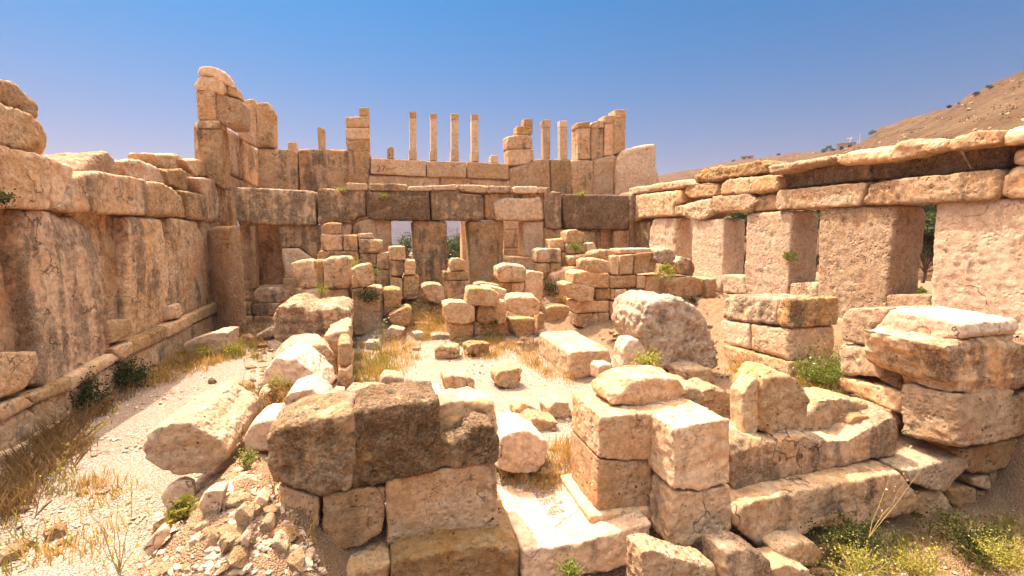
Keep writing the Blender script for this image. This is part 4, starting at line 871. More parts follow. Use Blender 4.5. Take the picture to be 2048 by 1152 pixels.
# ---------------------------------------------------------------- terrain meshes
def axis(lo, hi, fine, far):
    a = list(np.arange(lo, hi+1e-6, fine))
    st = fine; x = hi
    while x < far:
        st *= 1.35; x += st; a.append(x)
    st = fine; x = lo; b = []
    while x > -far:
        st *= 1.35; x -= st; b.append(x)
    return np.array(b[::-1]+a)
gx, gy = axis(-7.0, 11.8, 0.07, 2600.0), axis(2.2, 19.5, 0.07, 2600.0)
X, Y = np.meshgrid(gx, gy)
Z = ground_z(np.clip(X, -7, 12.6), np.clip(Y, 2.2, 24))
out = np.maximum(np.maximum(-7.4-X, X-12.6), np.maximum(Y-24, 1.5-Y)); out = np.maximum(out, 0)
Z = Z - 28*sst(15, 420, out)
P3 = np.stack([X, Y, np.zeros_like(X)], -1).reshape(-1, 3)
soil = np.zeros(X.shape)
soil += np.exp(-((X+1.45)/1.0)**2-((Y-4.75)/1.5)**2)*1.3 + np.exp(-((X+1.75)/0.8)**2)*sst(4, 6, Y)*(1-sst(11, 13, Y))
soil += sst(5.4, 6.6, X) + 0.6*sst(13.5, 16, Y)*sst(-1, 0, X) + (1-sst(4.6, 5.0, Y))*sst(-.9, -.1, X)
n1 = fbm(P3*0.9, 3).reshape(X.shape); n2 = fbm(P3*5.0, 3).reshape(X.shape); n3 = fbm(P3*13.0+5, 2).reshape(X.shape)
near = (out < 3)
Z += near*(0.035*n1 + (0.012+0.05*np.clip(soil, 0, 1))*n2 + (0.006+0.022*np.clip(soil, 0, 1))*n3)
nx, ny = len(gx), len(gy)
idx = np.arange(nx*ny).reshape(ny, nx)
Fq = np.stack([idx[:-1, :-1], idx[:-1, 1:], idx[1:, 1:], idx[1:, :-1]], -1).reshape(-1, 4)
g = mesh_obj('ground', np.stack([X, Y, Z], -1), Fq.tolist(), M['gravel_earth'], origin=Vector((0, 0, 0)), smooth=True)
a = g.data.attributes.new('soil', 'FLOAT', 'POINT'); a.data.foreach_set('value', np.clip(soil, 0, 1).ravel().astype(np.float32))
tag(g, 'gravel and bare earth floor between the ruined walls', 'ground', kind='structure')

def interp(x, pts):
    return float(np.interp(x, [p[0] for p in pts], [p[1] for p in pts]))
RIDGE = [(1100,395),(1180,385),(1320,349),(1400,337),(1460,324),(1560,313),(1640,306),(1690,296),(1720,287),(1760,263),(1800,249),(1850,235),(1900,218),(1950,191),(2000,166),(2048,143),(2150,92),(2300,30),(2600,-60),(3200,-150)]
RDIST = [(1100,260),(1400,240),(1690,190),(1760,150),(2048,130),(2600,110),(3200,100)]
def hill_pt(px, t):
    """t 0..1 from the foot of the hill to its ridge, beyond 1 the far side"""
    d = ray(px, interp(px, RIDGE)); k = interp(px, RDIST)
    h = Vector((d.x, d.y)).normalized(); el = d.z/math.hypot(d.x, d.y)
    R0 = 24.0; R = R0+(k-R0)*t
    zr = CAM.z+el*k
    if t <= 1: z = 0.9+(zr-0.9)*(t**1.05)
    else: z = zr-(t-1)*k*0.25
    return Vector((h.x*R, h.y*R, z))
cols = list(np.arange(1080, 2700, 9))+list(np.arange(2700, 3300, 40)); rows = list(np.linspace(0, 1, 110))+[1.03, 1.1, 1.3, 1.7]
hv = np.array([[hill_pt(c, r) for c in cols] for r in rows])
HP = hv.reshape(-1, 3)
tt = np.repeat(np.array(rows), len(cols))
HP[:, 2] += (0.25+1.0*np.clip(tt, 0, 1))*(0.9*fbm(HP*0.05, 3)+0.5*fbm(HP*0.25, 3))*np.clip(tt*8, 0, 1)
HP[:, 2] -= (1-np.clip(tt*12, 0, 1))*2.5
nc = len(cols); nr_ = len(rows)
idx = np.arange(nc*nr_).reshape(nr_, nc)
Fq = np.stack([idx[:-1, :-1], idx[:-1, 1:], idx[1:, 1:], idx[1:, :-1]], -1).reshape(-1, 4)
hill = mesh_obj('hillside', HP, Fq.tolist(), M['hillside_earth'], origin=Vector((60, 40, 0)), smooth=True)
tag(hill, 'dry stony hillside rising behind the right wall', 'hill', kind='structure')
hvs = HP.reshape(nr_, nc, 3)

# far hills across the valley
cols = np.radians(np.arange(-75, 60, 1.0)); rows = np.linspace(0, 1, 40)
fv = []
for r in rows:
    for c in cols:
        R = 300+500*r
        rid = 56+9*math.sin(c*7.0)+4*math.sin(c*19+1)
        fv.append((math.sin(c)*R, math.cos(c)*R, -28+(rid+28)*r**0.9))
fv = np.array(fv); fv[:, 2] += 5*fbm(fv*0.012, 4)*np.repeat(rows, len(cols))
idx = np.arange(len(cols)*len(rows)).reshape(len(rows), len(cols))
Fq = np.stack([idx[:-1, :-1], idx[:-1, 1:], idx[1:, 1:], idx[1:, :-1]], -1).reshape(-1, 4)
tag(mesh_obj('far_hills', fv, Fq.tolist(), M['far_hill_earth'], origin=Vector((0, 1000, 0)), smooth=True), 'hazy far hills across the valley', 'hills', kind='structure')

# ---------------------------------------------------------------- small rock geometry
def ico(sub=1):
    bm = bmesh.new(); bmesh.ops.create_icosphere(bm, subdivisions=sub, radius=1)
    v = np.array([q.co[:] for q in bm.verts]); f = np.array([[x.index for x in p.verts] for p in bm.faces]); bm.free()
    return v, f
IV, IF = ico(1)
def rock_cloud(name, pts, sizes, mat, label, cat, flat_=0.6):
    n = len(pts); k = len(IV)
    ang = RNG.random(n)*6.283
    jit = 1+0.35*(RNG.random((n, k))-0.5)*2
    v = IV[None]*jit[:, :, None]
    sc3 = np.stack([0.7+0.8*RNG.random(n), 0.7+0.6*RNG.random(n), flat_*(0.6+0.7*RNG.random(n))], 1)*np.asarray(sizes)[:, None]
    v = v*sc3[:, None, :]
    c, s = np.cos(ang)[:, None], np.sin(ang)[:, None]
    x = v[:, :, 0]*c-v[:, :, 1]*s; y = v[:, :, 0]*s+v[:, :, 1]*c
    v = np.stack([x, y, v[:, :, 2]], -1)+np.asarray(pts)[:, None, :]
    f = (IF[None]+(np.arange(n)*k)[:, None, None]).reshape(-1, 3)
    o = mesh_obj(name, v.reshape(-1, 3), f.tolist(), mat, origin=Vector((0, 0, 0)))
    o['stain'] = .15; o['pale'] = .45; o['seed'] = .3; o['rough'] = 1.0
    return tag(o, label, cat, kind='stuff')
def ground_many(pxs, pys):
    d = np.array([ray(x, y)[:] for x, y in zip(pxs, pys)])
    t = np.full(len(d), 2.0); done = np.zeros(len(d), bool)
    for _ in range(700):
        q = np.array(CAM)+d*t[:, None]
        done |= q[:, 2] <= ground_z(q[:, 0], q[:, 1])
        if done.all(): break
        t[~done] += 0.04
    q = np.array(CAM)+d*t[:, None]
    q[:, 2] = ground_z(q[:, 0], q[:, 1])
    return q[done]
def in_poly(px, py, poly):
    c = np.zeros(len(px), bool); n = len(poly)
    for i in range(n):
        x1, y1 = poly[i]; x2, y2 = poly[(i+1) % n]
        k = ((y1 > py) != (y2 > py)) & (px < (x2-x1)*(py-y1)/((y2-y1) or 1e-9)+x1)
        c ^= k
    return c
def sample(poly, n):
    xs = [p[0] for p in poly]; ys = [p[1] for p in poly]
    px = RNG.uniform(min(xs), max(xs), n*3); py = RNG.uniform(min(ys), max(ys), n*3)
    m = in_poly(px, py, poly); px, py = px[m][:n], py[m][:n]
    return ground_many(px, py)
def clump_sample(poly, n, per=14, spread=0.09):
    c = sample(poly, max(2, n//per))
    q = np.repeat(c, per, 0)
    q[:, :2] += RNG.normal(0, spread, (len(q), 2))
    q[:, 2] = ground_z(q[:, 0], q[:, 1])
    return q
floor_poly = [(0,1152),(0,930),(330,740),(520,640),(700,640),(820,600),(1100,640),(1150,780),(1140,980),(1000,960),(990,800),(720,790),(520,1152)]
pp = sample(floor_poly, 6500)
heap = sample([(290,1152),(300,1060),(340,960),(470,930),(560,960),(650,1152)], 1500)
rest = sample([(1440,690),(1800,800),(1800,960),(1470,860)], 500)
bot = sample([(1500,1152),(1560,1080),(2048,1020),(2048,1152)], 400)
allp = np.concatenate([pp, heap, rest, bot])
sz = 0.008+0.030*RNG.random(len(allp))**3
sz[len(pp):len(pp)+len(heap)] *= 1.5
rock_cloud('gravel_stones', allp, sz, M['limestone'], 'loose gravel and small stones strewn over the floor', 'gravel')
rub = [([(505,700),(560,680),(700,690),(710,800),(660,840),(480,850)], 240), ([(700,640),(880,600),(900,700),(720,720)], 90), ([(880,600),(1100,590),(1100,700),(900,700)], 130), ([(1090,600),(1440,620),(1440,720),(1230,700)], 130),
       ([(1200,720),(1480,740),(1500,860),(1320,850),(1200,790)], 170), ([(1440,700),(1700,770),(1800,860),(1620,830)], 110), ([(640,560),(1300,560),(1300,610),(640,610)], 130), ([(300,1152),(340,960),(480,930),(560,980),(650,1152)], 60), ([(990,800),(1150,800),(1150,980),(1000,970)], 60),
       ([(1540,1152),(1560,1090),(2048,1030),(2048,1152)], 70), ([(330,720),(420,660),(520,660),(500,700),(380,740)], 60), ([(0,1152),(0,900),(330,740),(500,650),(520,760),(330,1000)], 45)]
rq = np.concatenate([sample(p, n) for p, n in rub]); rs_ = 0.03+0.10*RNG.random(len(rq))**2.2
rq[:, 2] += rs_*0.2
rb = rock_cloud('rubble', rq, rs_, M['limestone'], 'broken stones and rubble lying between the walls', 'rubble', flat_=.8); rb['pale'] = .1; rb['stain'] = .45; rb['seed'] = .12
# stones and scrub over the hillside
hp, hs, sp = [], [], []
for _ in range(800):
    r = 5+int((nr_-12)*random.random()**0.7); c = random.randrange(10, 178)
    hp.append(hvs[r, c]+np.array([random.uniform(-1, 1), random.uniform(-1, 1), 0.0])); hs.append(0.08+0.34*random.random()**4)
rock_cloud('hillside_stones', np.array(hp), np.array(hs), M['limestone'], 'stones scattered over the dry hillside', 'stones')

# ---------------------------------------------------------------- plants
def leaf_cloud(pts, size, mat, name, parent=None, droop=0.0, origin=None, elong=1.8):
    n = len(pts); pts = np.asarray(pts)
    a = RNG.normal(size=(n, 3)); a /= np.linalg.norm(a, axis=1)[:, None]
    b = RNG.normal(size=(n, 3)); b -= (a*b).sum(1)[:, None]*a; b /= np.linalg.norm(b, axis=1)[:, None]
    L = (size*(0.6+0.8*RNG.random(n)))[:, None]; W = L/elong
    v = np.stack([pts-a*L*.5, pts+b*W*.5, pts+a*L*.5, pts-b*W*.5], 1)
    f = np.arange(n*4).reshape(n, 4)
    return mesh_obj(name, v.reshape(-1, 3), f.tolist(), M[mat], parent, origin=origin)
def tube(verts, faces, p, q, r0, r1, sides=4):
    p, q = Vector(p), Vector(q); d = (q-p).normalized()
    u = d.orthogonal().normalized(); w = d.cross(u)
    b = len(verts)
    for c, r in ((p, r0), (q, r1)):
        for k in range(sides):
            t = 2*math.pi*k/sides
            verts.append((c+u*(math.cos(t)*r)+w*(math.sin(t)*r))[:])
    for k in range(sides):
        faces.append((b+k, b+(k+1) % sides, b+sides+(k+1) % sides, b+sides+k))
def shrub(name, base, w, h, mat, n, label, cat='shrub', leaf=0.03, sparse=0.35, flowers=None, hang=0.0, group=None, stems='stem_straw', nst=22):
    base = Vector(base)
    root = thing(name, base, label, cat, group); n = int(n*1.7); leaf *= 1.3
    vs, fs, pts = [], [], []
    for k in range(nst):
        ang = random.uniform(0, 6.283); out = w*.5*math.sqrt(random.random())
        top = base+Vector((math.cos(ang)*out, math.sin(ang)*out, h*random.uniform(.45, 1)*(1-0.5*(out/(w*.5))**2)-hang*out))
        mid = base.lerp(top, .5)+Vector((random.uniform(-.1, .1)*w, random.uniform(-.1, .1)*w, .08*h))
        tube(vs, fs, base+Vector((random.uniform(-.04, .04), random.uniform(-.04, .04), -.03)), mid, .006+.004*h, .004); tube(vs, fs, mid, top, .004, .0015)
        for j in range(max(1, n//nst)):
            t = random.uniform(.25, 1.05)
            c = (base.lerp(mid, t*2) if t < .5 else mid.lerp(top, t*2-1))
            s = w*.5*sparse*random.random()
            pts.append((c+Vector((random.gauss(0, s), random.gauss(0, s), random.gauss(0, s*.7))))[:])
    mesh_obj('stems', vs, fs, M[stems], root, origin=base)
    leaf_cloud(pts, leaf, mat, 'foliage', root, origin=base)
    if flowers:
        fp = [pts[i] for i in RNG.integers(0, len(pts), flowers[1])]
        fp = [(x+random.gauss(0, .02), y+random.gauss(0, .02), z+random.uniform(.0, .06)) for x, y, z in fp]
        leaf_cloud(fp, flowers[2], flowers[0], 'flowers', root, origin=base, elong=1.1)['kind'] = 'stuff'
    return root
def stalk(name, base, tips, label, cat='wild plant', r=.006, flowers='petal_yellow', nf=10, fs_=.02, leaves=None, twigs=5, mat='stem_straw'):
    base = Vector(base); root = thing(name, base, label, cat)
    vs, fs, fl, lf = [], [], [], []
    for tip in tips:
        tip = Vector(tip); prev = base
        n = 5
        for k in range(1, n+1):
            t = k/n
            p = base.lerp(tip, t)+Vector((random.gauss(0, .012), random.gauss(0, .012), 0.0))
            tube(vs, fs, prev, p, r*(1-.75*(t-1/n)), r*(1-.75*t)); 
            if t > .35:
                for _ in range(twigs):
                    L = (tip-base).length*random.uniform(.08, .22)
                    q = p+Vector((random.gauss(0, .6), random.gauss(0, .6), random.uniform(.2, 1))).normalized()*L
                    tube(vs, fs, p, q, r*.35, r*.15, 3)
                    fl.append(q[:]); lf.append(p.lerp(q, random.random())[:])
            prev = p
        fl.append(tip[:])
    mesh_obj('stems', vs, fs, M[mat], root, origin=base)
    if flowers:
        random.shuffle(fl); leaf_cloud(fl[:nf], fs_, flowers, 'flowers', root, origin=base, elong=1.1)['kind'] = 'stuff'
    if leaves: leaf_cloud(lf, leaves[1], leaves[0], 'foliage', root, origin=base)
    return root
G = on_ground
def at(px, py, ref):            # a point seen at this pixel at the distance (Y) of ref
    return on_y(px, py, ref)
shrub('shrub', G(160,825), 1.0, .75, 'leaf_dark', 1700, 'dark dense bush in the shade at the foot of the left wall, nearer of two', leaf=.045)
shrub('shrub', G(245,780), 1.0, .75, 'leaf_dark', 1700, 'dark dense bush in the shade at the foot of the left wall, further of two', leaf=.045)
shrub('shrub', G(1642,778), 1.25, 1.0, 'leaf_green', 1900, 'rounded green bush with white blossoms between the two stretches of right partition', leaf=.035, flowers=('seed_head', 22, .05))
shrub('fern_bush', G(478,812), .45, .55, 'leaf_yellow_green', 420, 'feathery yellow green plant beside the fallen column drum', leaf=.028)
stalk('tall_stalk', G(487,812), [at(487,688,G(487,812).y)], 'single tall thin stalk standing above the feathery plant', r=.008, nf=0, flowers=None, twigs=1)
shrub('fern_bush', at(548,800,8.4), .5, .4, 'leaf_brown', 420, 'browning low bush under the pale wedge shaped boulder', leaf=.025)
shrub('fern_bush', at(553,782,8.6), .4, .4, 'leaf_yellow_green', 260, 'small green fern growing over the pale wedge shaped boulder', leaf=.025)
shrub('weed', at(495,932,6.0), .3, .25, 'leaf_green', 150, 'little green weed on top of the spoil heap', leaf=.03)
shrub('flower_bush', G(405,716), .7, .5, 'leaf_yellow_green', 420, 'yellow flowering weed left of the flat pale block on the path', leaf=.03, flowers=('petal_yellow', 60, .035))
shrub('flower_bush', G(468,712), .7, .6, 'leaf_yellow_green', 420, 'yellow flowering weed right of the flat pale block on the path', leaf=.03, flowers=('petal_yellow', 50, .035))
shrub('caper_bush', at(738,606,16.0), .85, .55, 'leaf_dark', 520, 'dark leafy bush with yellow flowers growing on the rubble face', leaf=.05, flowers=('petal_yellow', 16, .05))
shrub('caper_bush', at(742,555,17.6), .7, .5, 'leaf_green', 300, 'leafy tuft with yellow flowers above the dark rubble bush', leaf=.05, flowers=('petal_yellow', 18, .05))
shrub('fern_bush', at(645,598,16.4), .55, .75, 'leaf_yellow_green', 300, 'yellow green fern sprouting below the rounded partition stone', leaf=.03)
shrub('fern_bush', at(712,545,16.6), .4, .7, 'leaf_yellow_green', 240, 'bright yellow fern behind the pitted rounded stone of the partition', leaf=.03)
stalk('mullein', G(762,712), [at(768,640,G(762,712).y), at(752,668,G(762,712).y)], 'tall leafy flower spike beside the smooth rounded boulder', r=.016, flowers='seed_head', nf=20, fs_=.05, leaves=('leaf_green', .09), twigs=5)
shrub('weed', G(975,668), 1.0, .75, 'leaf_green', 600, 'green weeds with a red poppy at the foot of the middle heap', leaf=.045, flowers=('petal_red', 2, .10))
shrub('caper_bush', at(1332,535,13.9), .75, .3, 'leaf_yellow_green', 420, 'leafy caper plant hanging from the end of the coursed cross wall', leaf=.055, hang=1.3)
shrub('weed', at(1385,608,13.8), .3, .4, 'leaf_dark', 110, 'small dark sprig rooted in a joint behind the biggest pitted boulder', leaf=.05)
shrub('fern_bush', at(1292,738,7.6), .62, .4, 'leaf_yellow_green', 480, 'feathery light green fern before the biggest pitted boulder', leaf=.035)
shrub('fern_bush', at(1482,828,6.2), .42, .5, 'leaf_green', 620, 'bright green fern in the dark gap beside the thin upright flake', leaf=.03)
shrub('weed', at(1150,505,17.2), .8, .5, 'leaf_green', 260, 'green sprig between the blocks of the right heap', leaf=.05)
shrub('shrub', at(1104,590,16.8), .7, .8, 'leaf_dark', 520, 'dark bush in the shade under the blocks of the right heap', leaf=.05)
shrub('weed', G(1128,608), .7, .45, 'dry_grass', 260, 'straw coloured tuft beside the coursed cross wall', leaf=.06)
shrub('wall_plant', on_x(1578,520,XR-.02), .5, .32, 'leaf_green', 190, 'small plant rooted in the face of an upright slab, right wall', leaf=.05, hang=.3)
shrub('wall_plant', on_x(-14,408,XL+.05), .55, .35, 'leaf_dark', 260, 'dark plant growing from the shaded wall at the left picture edge', leaf=.05, hang=.2)
shrub('wall_tuft', at(686,384,YB-.1), .5, .22, 'leaf_yellow_green', 120, 'yellow tuft on the back wall under the block stack', leaf=.05)
shrub('wall_tuft', at(767,396,YB-.2), .45, .22, 'leaf_yellow_green', 120, 'yellow tuft on the lintel over the left window opening', leaf=.05)
shrub('wall_tuft', at(1163,392,YB-.1), .5, .25, 'leaf_yellow_green', 140, 'yellow tuft on the darkest lintel of the back wall', leaf=.05)
shrub('green_plant', at(1140,1152,4.55), .35, .22, 'leaf_green', 240, 'small green plant below the threshold at the bottom edge', leaf=.03)
shrub('flower_bush', at(1720,1165,3.7), .85, .45, 'leaf_yellow_green', 900, 'straggly yellow green bush with white puffs at the bottom right', leaf=.022, flowers=('seed_head', 26, .028), nst=40)
shrub('flower_bush', at(1830,1150,3.9), .7, .45, 'leaf_yellow_green', 600, 'straggly bush with yellow flowers right of the one with white puffs', leaf=.022, flowers=('petal_yellow', 16, .022), nst=34)
shrub('flower_bush', at(2015,1130,3.6), .75, .42, 'leaf_yellow_green', 900, 'yellow green bush in the bottom right corner of the picture', leaf=.022, nst=40)
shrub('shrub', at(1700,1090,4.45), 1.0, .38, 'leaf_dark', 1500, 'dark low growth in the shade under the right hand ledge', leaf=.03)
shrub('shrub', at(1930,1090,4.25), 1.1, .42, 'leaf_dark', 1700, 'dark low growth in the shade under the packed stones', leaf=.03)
b = at(1738,1075,4.0)
stalk('tall_stalk', b, [at(1850,935,4.0), at(1790,925,4.05), at(1815,960,3.95)], 'long straw stalk leaning right across the front ledge', r=.0035, flowers='seed_head', nf=16, fs_=.022, twigs=2)
b = G(238,1150)
stalk('wild_plant', b, [at(170,990,b.y), at(232,985,b.y), at(268,960,b.y), at(300,1030,b.y), at(190,1060,b.y), at(215,1010,b.y)], 'wiry branching plant with yellow flowers on the gravel left of the spoil heap', r=.006, nf=34, fs_=.028, twigs=3, mat='stem_straw')
b = G(150,900)
stalk('wild_plant', b, [at(205,850,b.y), at(248,812,b.y), at(225,838,b.y)], 'yellow green trailing plant on the shadow edge beside the left wall', r=.008, nf=14, fs_=.03, leaves=('leaf_yellow_green', .04), twigs=4)
b = G(90,985)
stalk('wild_plant', b, [at(145,890,b.y), at(120,930,b.y), at(160,940,b.y)], 'lower trailing plant on the shadow edge beside the left wall', r=.008, nf=10, fs_=.03, leaves=('leaf_yellow_green', .04), twigs=4)
shrub('grass_clump', at(372,1040,5.6), .42, .32, 'green_grass', 260, 'green grass clump on the spoil heap below the column drum', leaf=.06, sparse=.15)

# grass and weeds nobody could count
def blades(name, pts, hmin, hmax, mat, label, width=.008, lean=.45):
    pts = np.asarray(pts); n = len(pts)
    ang = RNG.random(n)*6.283; h = hmin+(hmax-hmin)*RNG.random(n)**1.5
    dist = np.linalg.norm(pts-np.array(CAM), axis=1)
    w = np.maximum(width, dist*0.0007)*(0.7+0.6*RNG.random(n))
    side = np.stack([np.cos(ang), np.sin(ang), np.zeros(n)], 1)*w[:, None]
    la = RNG.random(n)*6.283; lm = lean*h*(0.3+RNG.random(n))
    ld = np.stack([np.cos(la)*lm, np.sin(la)*lm, np.zeros(n)], 1)
    up = np.zeros((n, 3)); up[:, 2] = h
    v = np.stack([pts-side, pts+side, pts+ld*.4+up*.55+side*.7, pts+ld+up, pts+ld*.4+up*.55-side*.7], 1)
    f = np.arange(n*5).reshape(n, 5)
    return tag(mesh_obj(name, v.reshape(-1, 3), f.tolist(), M[mat], origin=Vector((0, 0, 0))), label, 'grass', kind='stuff')
dry = [([(822,600),(892,590),(900,660),(840,690),(815,650)], 2600), ([(705,700),(820,660),(840,720),(760,800),(710,810)], 1900), ([(380,680),(500,640),(550,650),(520,700),(400,740)], 1300),
       ([(240,770),(390,690),(470,720),(300,780)], 1300), ([(1440,690),(1600,720),(1640,800),(1600,840),(1480,780)], 2200), ([(1000,690),(1080,680),(1150,770),(1100,760)], 800), ([(930,690),(1010,670),(1010,720),(930,720)], 700),
       ([(1090,890),(1150,880),(1160,980),(1090,985),(1000,960)], 900), ([(455,790),(560,760),(600,840),(500,900)], 1000), ([(0,1000),(60,990),(150,1040),(330,1100),(300,1152),(0,1152)], 110),
       ([(150,960),(260,960),(240,1010),(160,1010)], 140), ([(1110,560),(1150,560),(1160,620),(1120,620)], 500), ([(1600,790),(1790,850),(1760,900),(1640,880)], 700), ([(560,990),(620,1000),(640,1100),(560,1060)], 60)]
blades('dry_grass', np.concatenate([clump_sample(p, int(n*1.7), 18, .10) for p, n in dry]), .04, .24, 'dry_grass', 'dry golden grass growing in tufts between the stones')
grn = [([(705,720),(790,690),(800,790),(710,810)], 1500), ([(1440,700),(1600,730),(1700,800),(1600,830)], 1100), ([(640,690),(705,690),(720,740)], 300), ([(900,650),(1010,660),(1000,700),(920,690)], 700), ([(1500,1152),(1620,1070),(2048,1040),(2048,1152)], 1600),
       ([(430,690),(500,680),(520,720),(440,730)], 500), ([(0,1040),(130,960),(260,940),(250,1100),(0,1152)], 220), ([(760,770),(820,760),(820,800),(760,800)], 350), ([(840,580),(900,590),(890,620),(840,620)], 300), ([(990,930),(1110,920),(1100,970),(1000,960)], 350)]
blades('green_weeds', np.concatenate([clump_sample(p, n) for p, n in grn]), .05, .26, 'green_grass', 'low green weeds among the dry grass')
brn = [([(0,1060),(0,930),(130,850),(260,780),(380,710),(400,730),(300,770),(200,840),(150,920),(70,990)], 5200), ([(470,800),(570,770),(560,830),(480,880)], 900)]
blades('brown_brush', np.concatenate([clump_sample(p, n, 20, .12) for p, n in brn]), .10, .42, 'leaf_brown', 'withered brown brush in the shade along the left wall', width=.006, lean=.8)
fp = np.concatenate([sample([(0,1152),(0,1000),(300,760),(480,650),(560,660),(480,740),(330,1100)], 150), sample([(705,690),(830,650),(900,640),(820,790),(720,800)], 90), sample([(1440,700),(1650,740),(1760,880),(1480,800)], 110), sample([(1560,1130),(2048,1050),(2048,1152)], 60)])
fp[:, 2] += .08+.2*RNG.random(len(fp))
tag(leaf_cloud(fp, .022, 'petal_yellow', 'wild_flowers', origin=Vector((0, 0, 0)), elong=1.1), 'scattered small yellow wild flowers', 'flowers', kind='stuff')
fp = np.concatenate([sample([(820,610),(900,600),(900,640),(830,640)], 160), sample([(760,720),(880,660),(1060,680),(1040,760)], 8)]); fp[:, 2] += .2+.2*RNG.random(len(fp))
tag(leaf_cloud(fp, .04, 'seed_head', 'seed_heads', origin=Vector((0, 0, 0)), elong=1.1), 'pale seed heads in the dry grass', 'flowers', kind='stuff')
fp = sample([(740,690),(860,650),(1060,690),(1040,780),(800,780)], 12); fp[:, 2] += .22
tag(leaf_cloud(fp, .06, 'petal_red', 'poppies', origin=Vector((0, 0, 0)), elong=1.1), 'a few red poppies among the weeds', 'flowers', kind='stuff')

# litter
def scrap(name, p, s, mat, label, cat):
    bm = bmesh.new(); bmesh.ops.create_grid(bm, x_segments=6, y_segments=5, size=1)
    for v in bm.verts:
        v.co = Vector((v.co.x*s, v.co.y*s*.6, s*.35*abs(math.sin(v.co.x*3+v.co.y*2))+.01+random.uniform(0, s*.2)))
    bmesh.ops.solidify(bm, geom=bm.faces[:], thickness=.003)
    me = bpy.data.meshes.new(name); bm.to_mesh(me); bm.free(); me.materials.append(M[mat])
    o = bpy.data.objects.new(name, me); COL.objects.link(o); o.location = p; o.rotation_euler = (0, 0, .5); tag(o, label, cat)
scrap('plastic_scrap', G(770,792), .085, 'plastic_red', 'crumpled red plastic scrap below the pale block among the weeds', 'litter')
scrap('paper_scrap', G(90,962), .10, 'paper', 'crumpled grey paper scrap in the brown brush by the left wall', 'litter')

# ---------------------------------------------------------------- trees beyond the walls
def tree(name, base, h, w, label, n=2600, leaf=.16, trunk=.16, group='trees beyond the walls', mat='leaf_tree', lobes=11):
    base = Vector(base); root = thing(name, base, label, 'tree', group)
    vs, fs, pts = [], [], []
    th = h*trunk
    tube(vs, fs, base-Vector((0, 0, .3)), base+Vector((.1, 0, th)), .05*h*.6, .035*h*.6, 7)
    for k in range(lobes):
        ang = 6.283*k/lobes+random.uniform(-.4, .4); el = random.uniform(.15, 1)
        r = w*.5*random.uniform(.35, .8)*math.sqrt(max(.1, 1.05-el*.8))
        c = base+Vector((math.cos(ang)*r, math.sin(ang)*r, th+(h-th)*el*.86))
        tube(vs, fs, base+Vector((.05, 0, th*.85)), c, .018*h*.6, .006*h, 5)
        lr = w*random.uniform(.14, .26)
        m = n//lobes
        q = RNG.normal(size=(m, 3)); q /= np.linalg.norm(q, axis=1)[:, None]
        q *= (RNG.random(m)**.45)[:, None]*lr*np.array([1, 1, .8])
        pts.append(q+np.array(c))
    mesh_obj('trunk', vs, fs, M['bark'], root, origin=base)
    leaf_cloud(np.concatenate(pts), leaf, mat, 'crown', root, origin=base)
def polar(px, dist, z):
    d = ray(px, 462); h = Vector((d.x, d.y, 0)).normalized()*dist; return Vector((h.x, h.y, z))
tree('olive_tree', polar(797,34,.2), 3.6, 3.0, 'bushy olive tree seen through the left window opening of the back wall')
tree('olive_tree', polar(905,36,.0), 3.2, 3.6, 'wide low tree seen through the second window opening of the back wall')
tree('olive_tree', polar(930,39,.0), 3.4, 3.0, 'tree half hidden by the jamb of the second window opening')
tree('bush_tree', polar(1630,27,1.6), 6.0, 4.2, 'tall dark tree seen through the narrow gap in the right wall', n=5200, trunk=.06)
tree('bush_tree', polar(1856,24,1.9), 2.4, 2.6, 'round green bush seen in the wide gap of the right wall', n=3000, trunk=.05)
tree('bush_tree', polar(1850,33,2.6), 3.2, 3.4, 'second green bush above the first in the wide gap of the right wall', n=3000, trunk=.05)
tree('bush_tree', polar(1862,43,4.2), 3.0, 3.6, 'upper bush on the slope in the wide gap of the right wall', n=1800)
tree('bush_tree', polar(1848,16.5,1.3), .8, .8, 'low bright bush on the sill line of the wide gap in the right wall', n=600, leaf=.08, mat='leaf_green')
tree('bush_tree', polar(1490,25,1.4), 4.2, 3.2, 'tree glimpsed behind the third upright slab of the right wall', n=2000)
# scrub on the hill crest
def on_hill(px, t):
    c = (px-1080)/9.0; c0 = int(c); r = t*109; r0 = int(r)
    return Vector(hvs[min(r0, nr_-1), min(c0, nc-1)])
crest = [(1660,.97,2.2,'dark rounded shrub on the hill crest, left of the hut'), (1648,.96,1.5,'lowest shrub on the hill crest, left of the dark rounded one'), (1672,.97,1.3,'small shrub touching the hut on the hill crest'), (1752,.96,1.4,'shrub on the hill shoulder right of the poles'),
         (1488,.98,1.2,'small shrub near the low hut on the hill crest'), (1470,.98,1.2,'wispy shrub left of the low hut on the hill crest'), (1560,.97,1.1,'tiny shrub alone on the skyline of the low hill'), (1900,.97,1.0,'long dark shrub lying on the steep skyline'), (1985,.98,1.1,'shrub high on the steep skyline near the right edge'), (1955,.98,.8,'small shrub on the steep skyline below the highest one')]
for px, t, s, lab in crest:
    p = on_hill(px, t); tree('hill_shrub', p-Vector((0, 0, .2)), s*1.1, s*1.6, lab, n=420, leaf=.22*max(1, s*.6), trunk=.12, group='shrubs on the hill crest', lobes=7)
pts = []
for _ in range(170):
    r = 20+int((nr_-30)*random.random()**0.8); c = random.randrange(25, 175)
    p = hvs[r, c]; s = .25+.5*random.random()
    q = RNG.normal(size=(26, 3))*np.array([s*.6, s*.6, s*.35])+p+np.array([0, 0, s*.2]); pts.append(q)
tag(leaf_cloud(np.concatenate(pts), .22, 'leaf_dark', 'hillside_scrub', origin=Vector((60, 40, 0))), 'low scrub dotted over the dry hillside', 'scrub', kind='stuff')

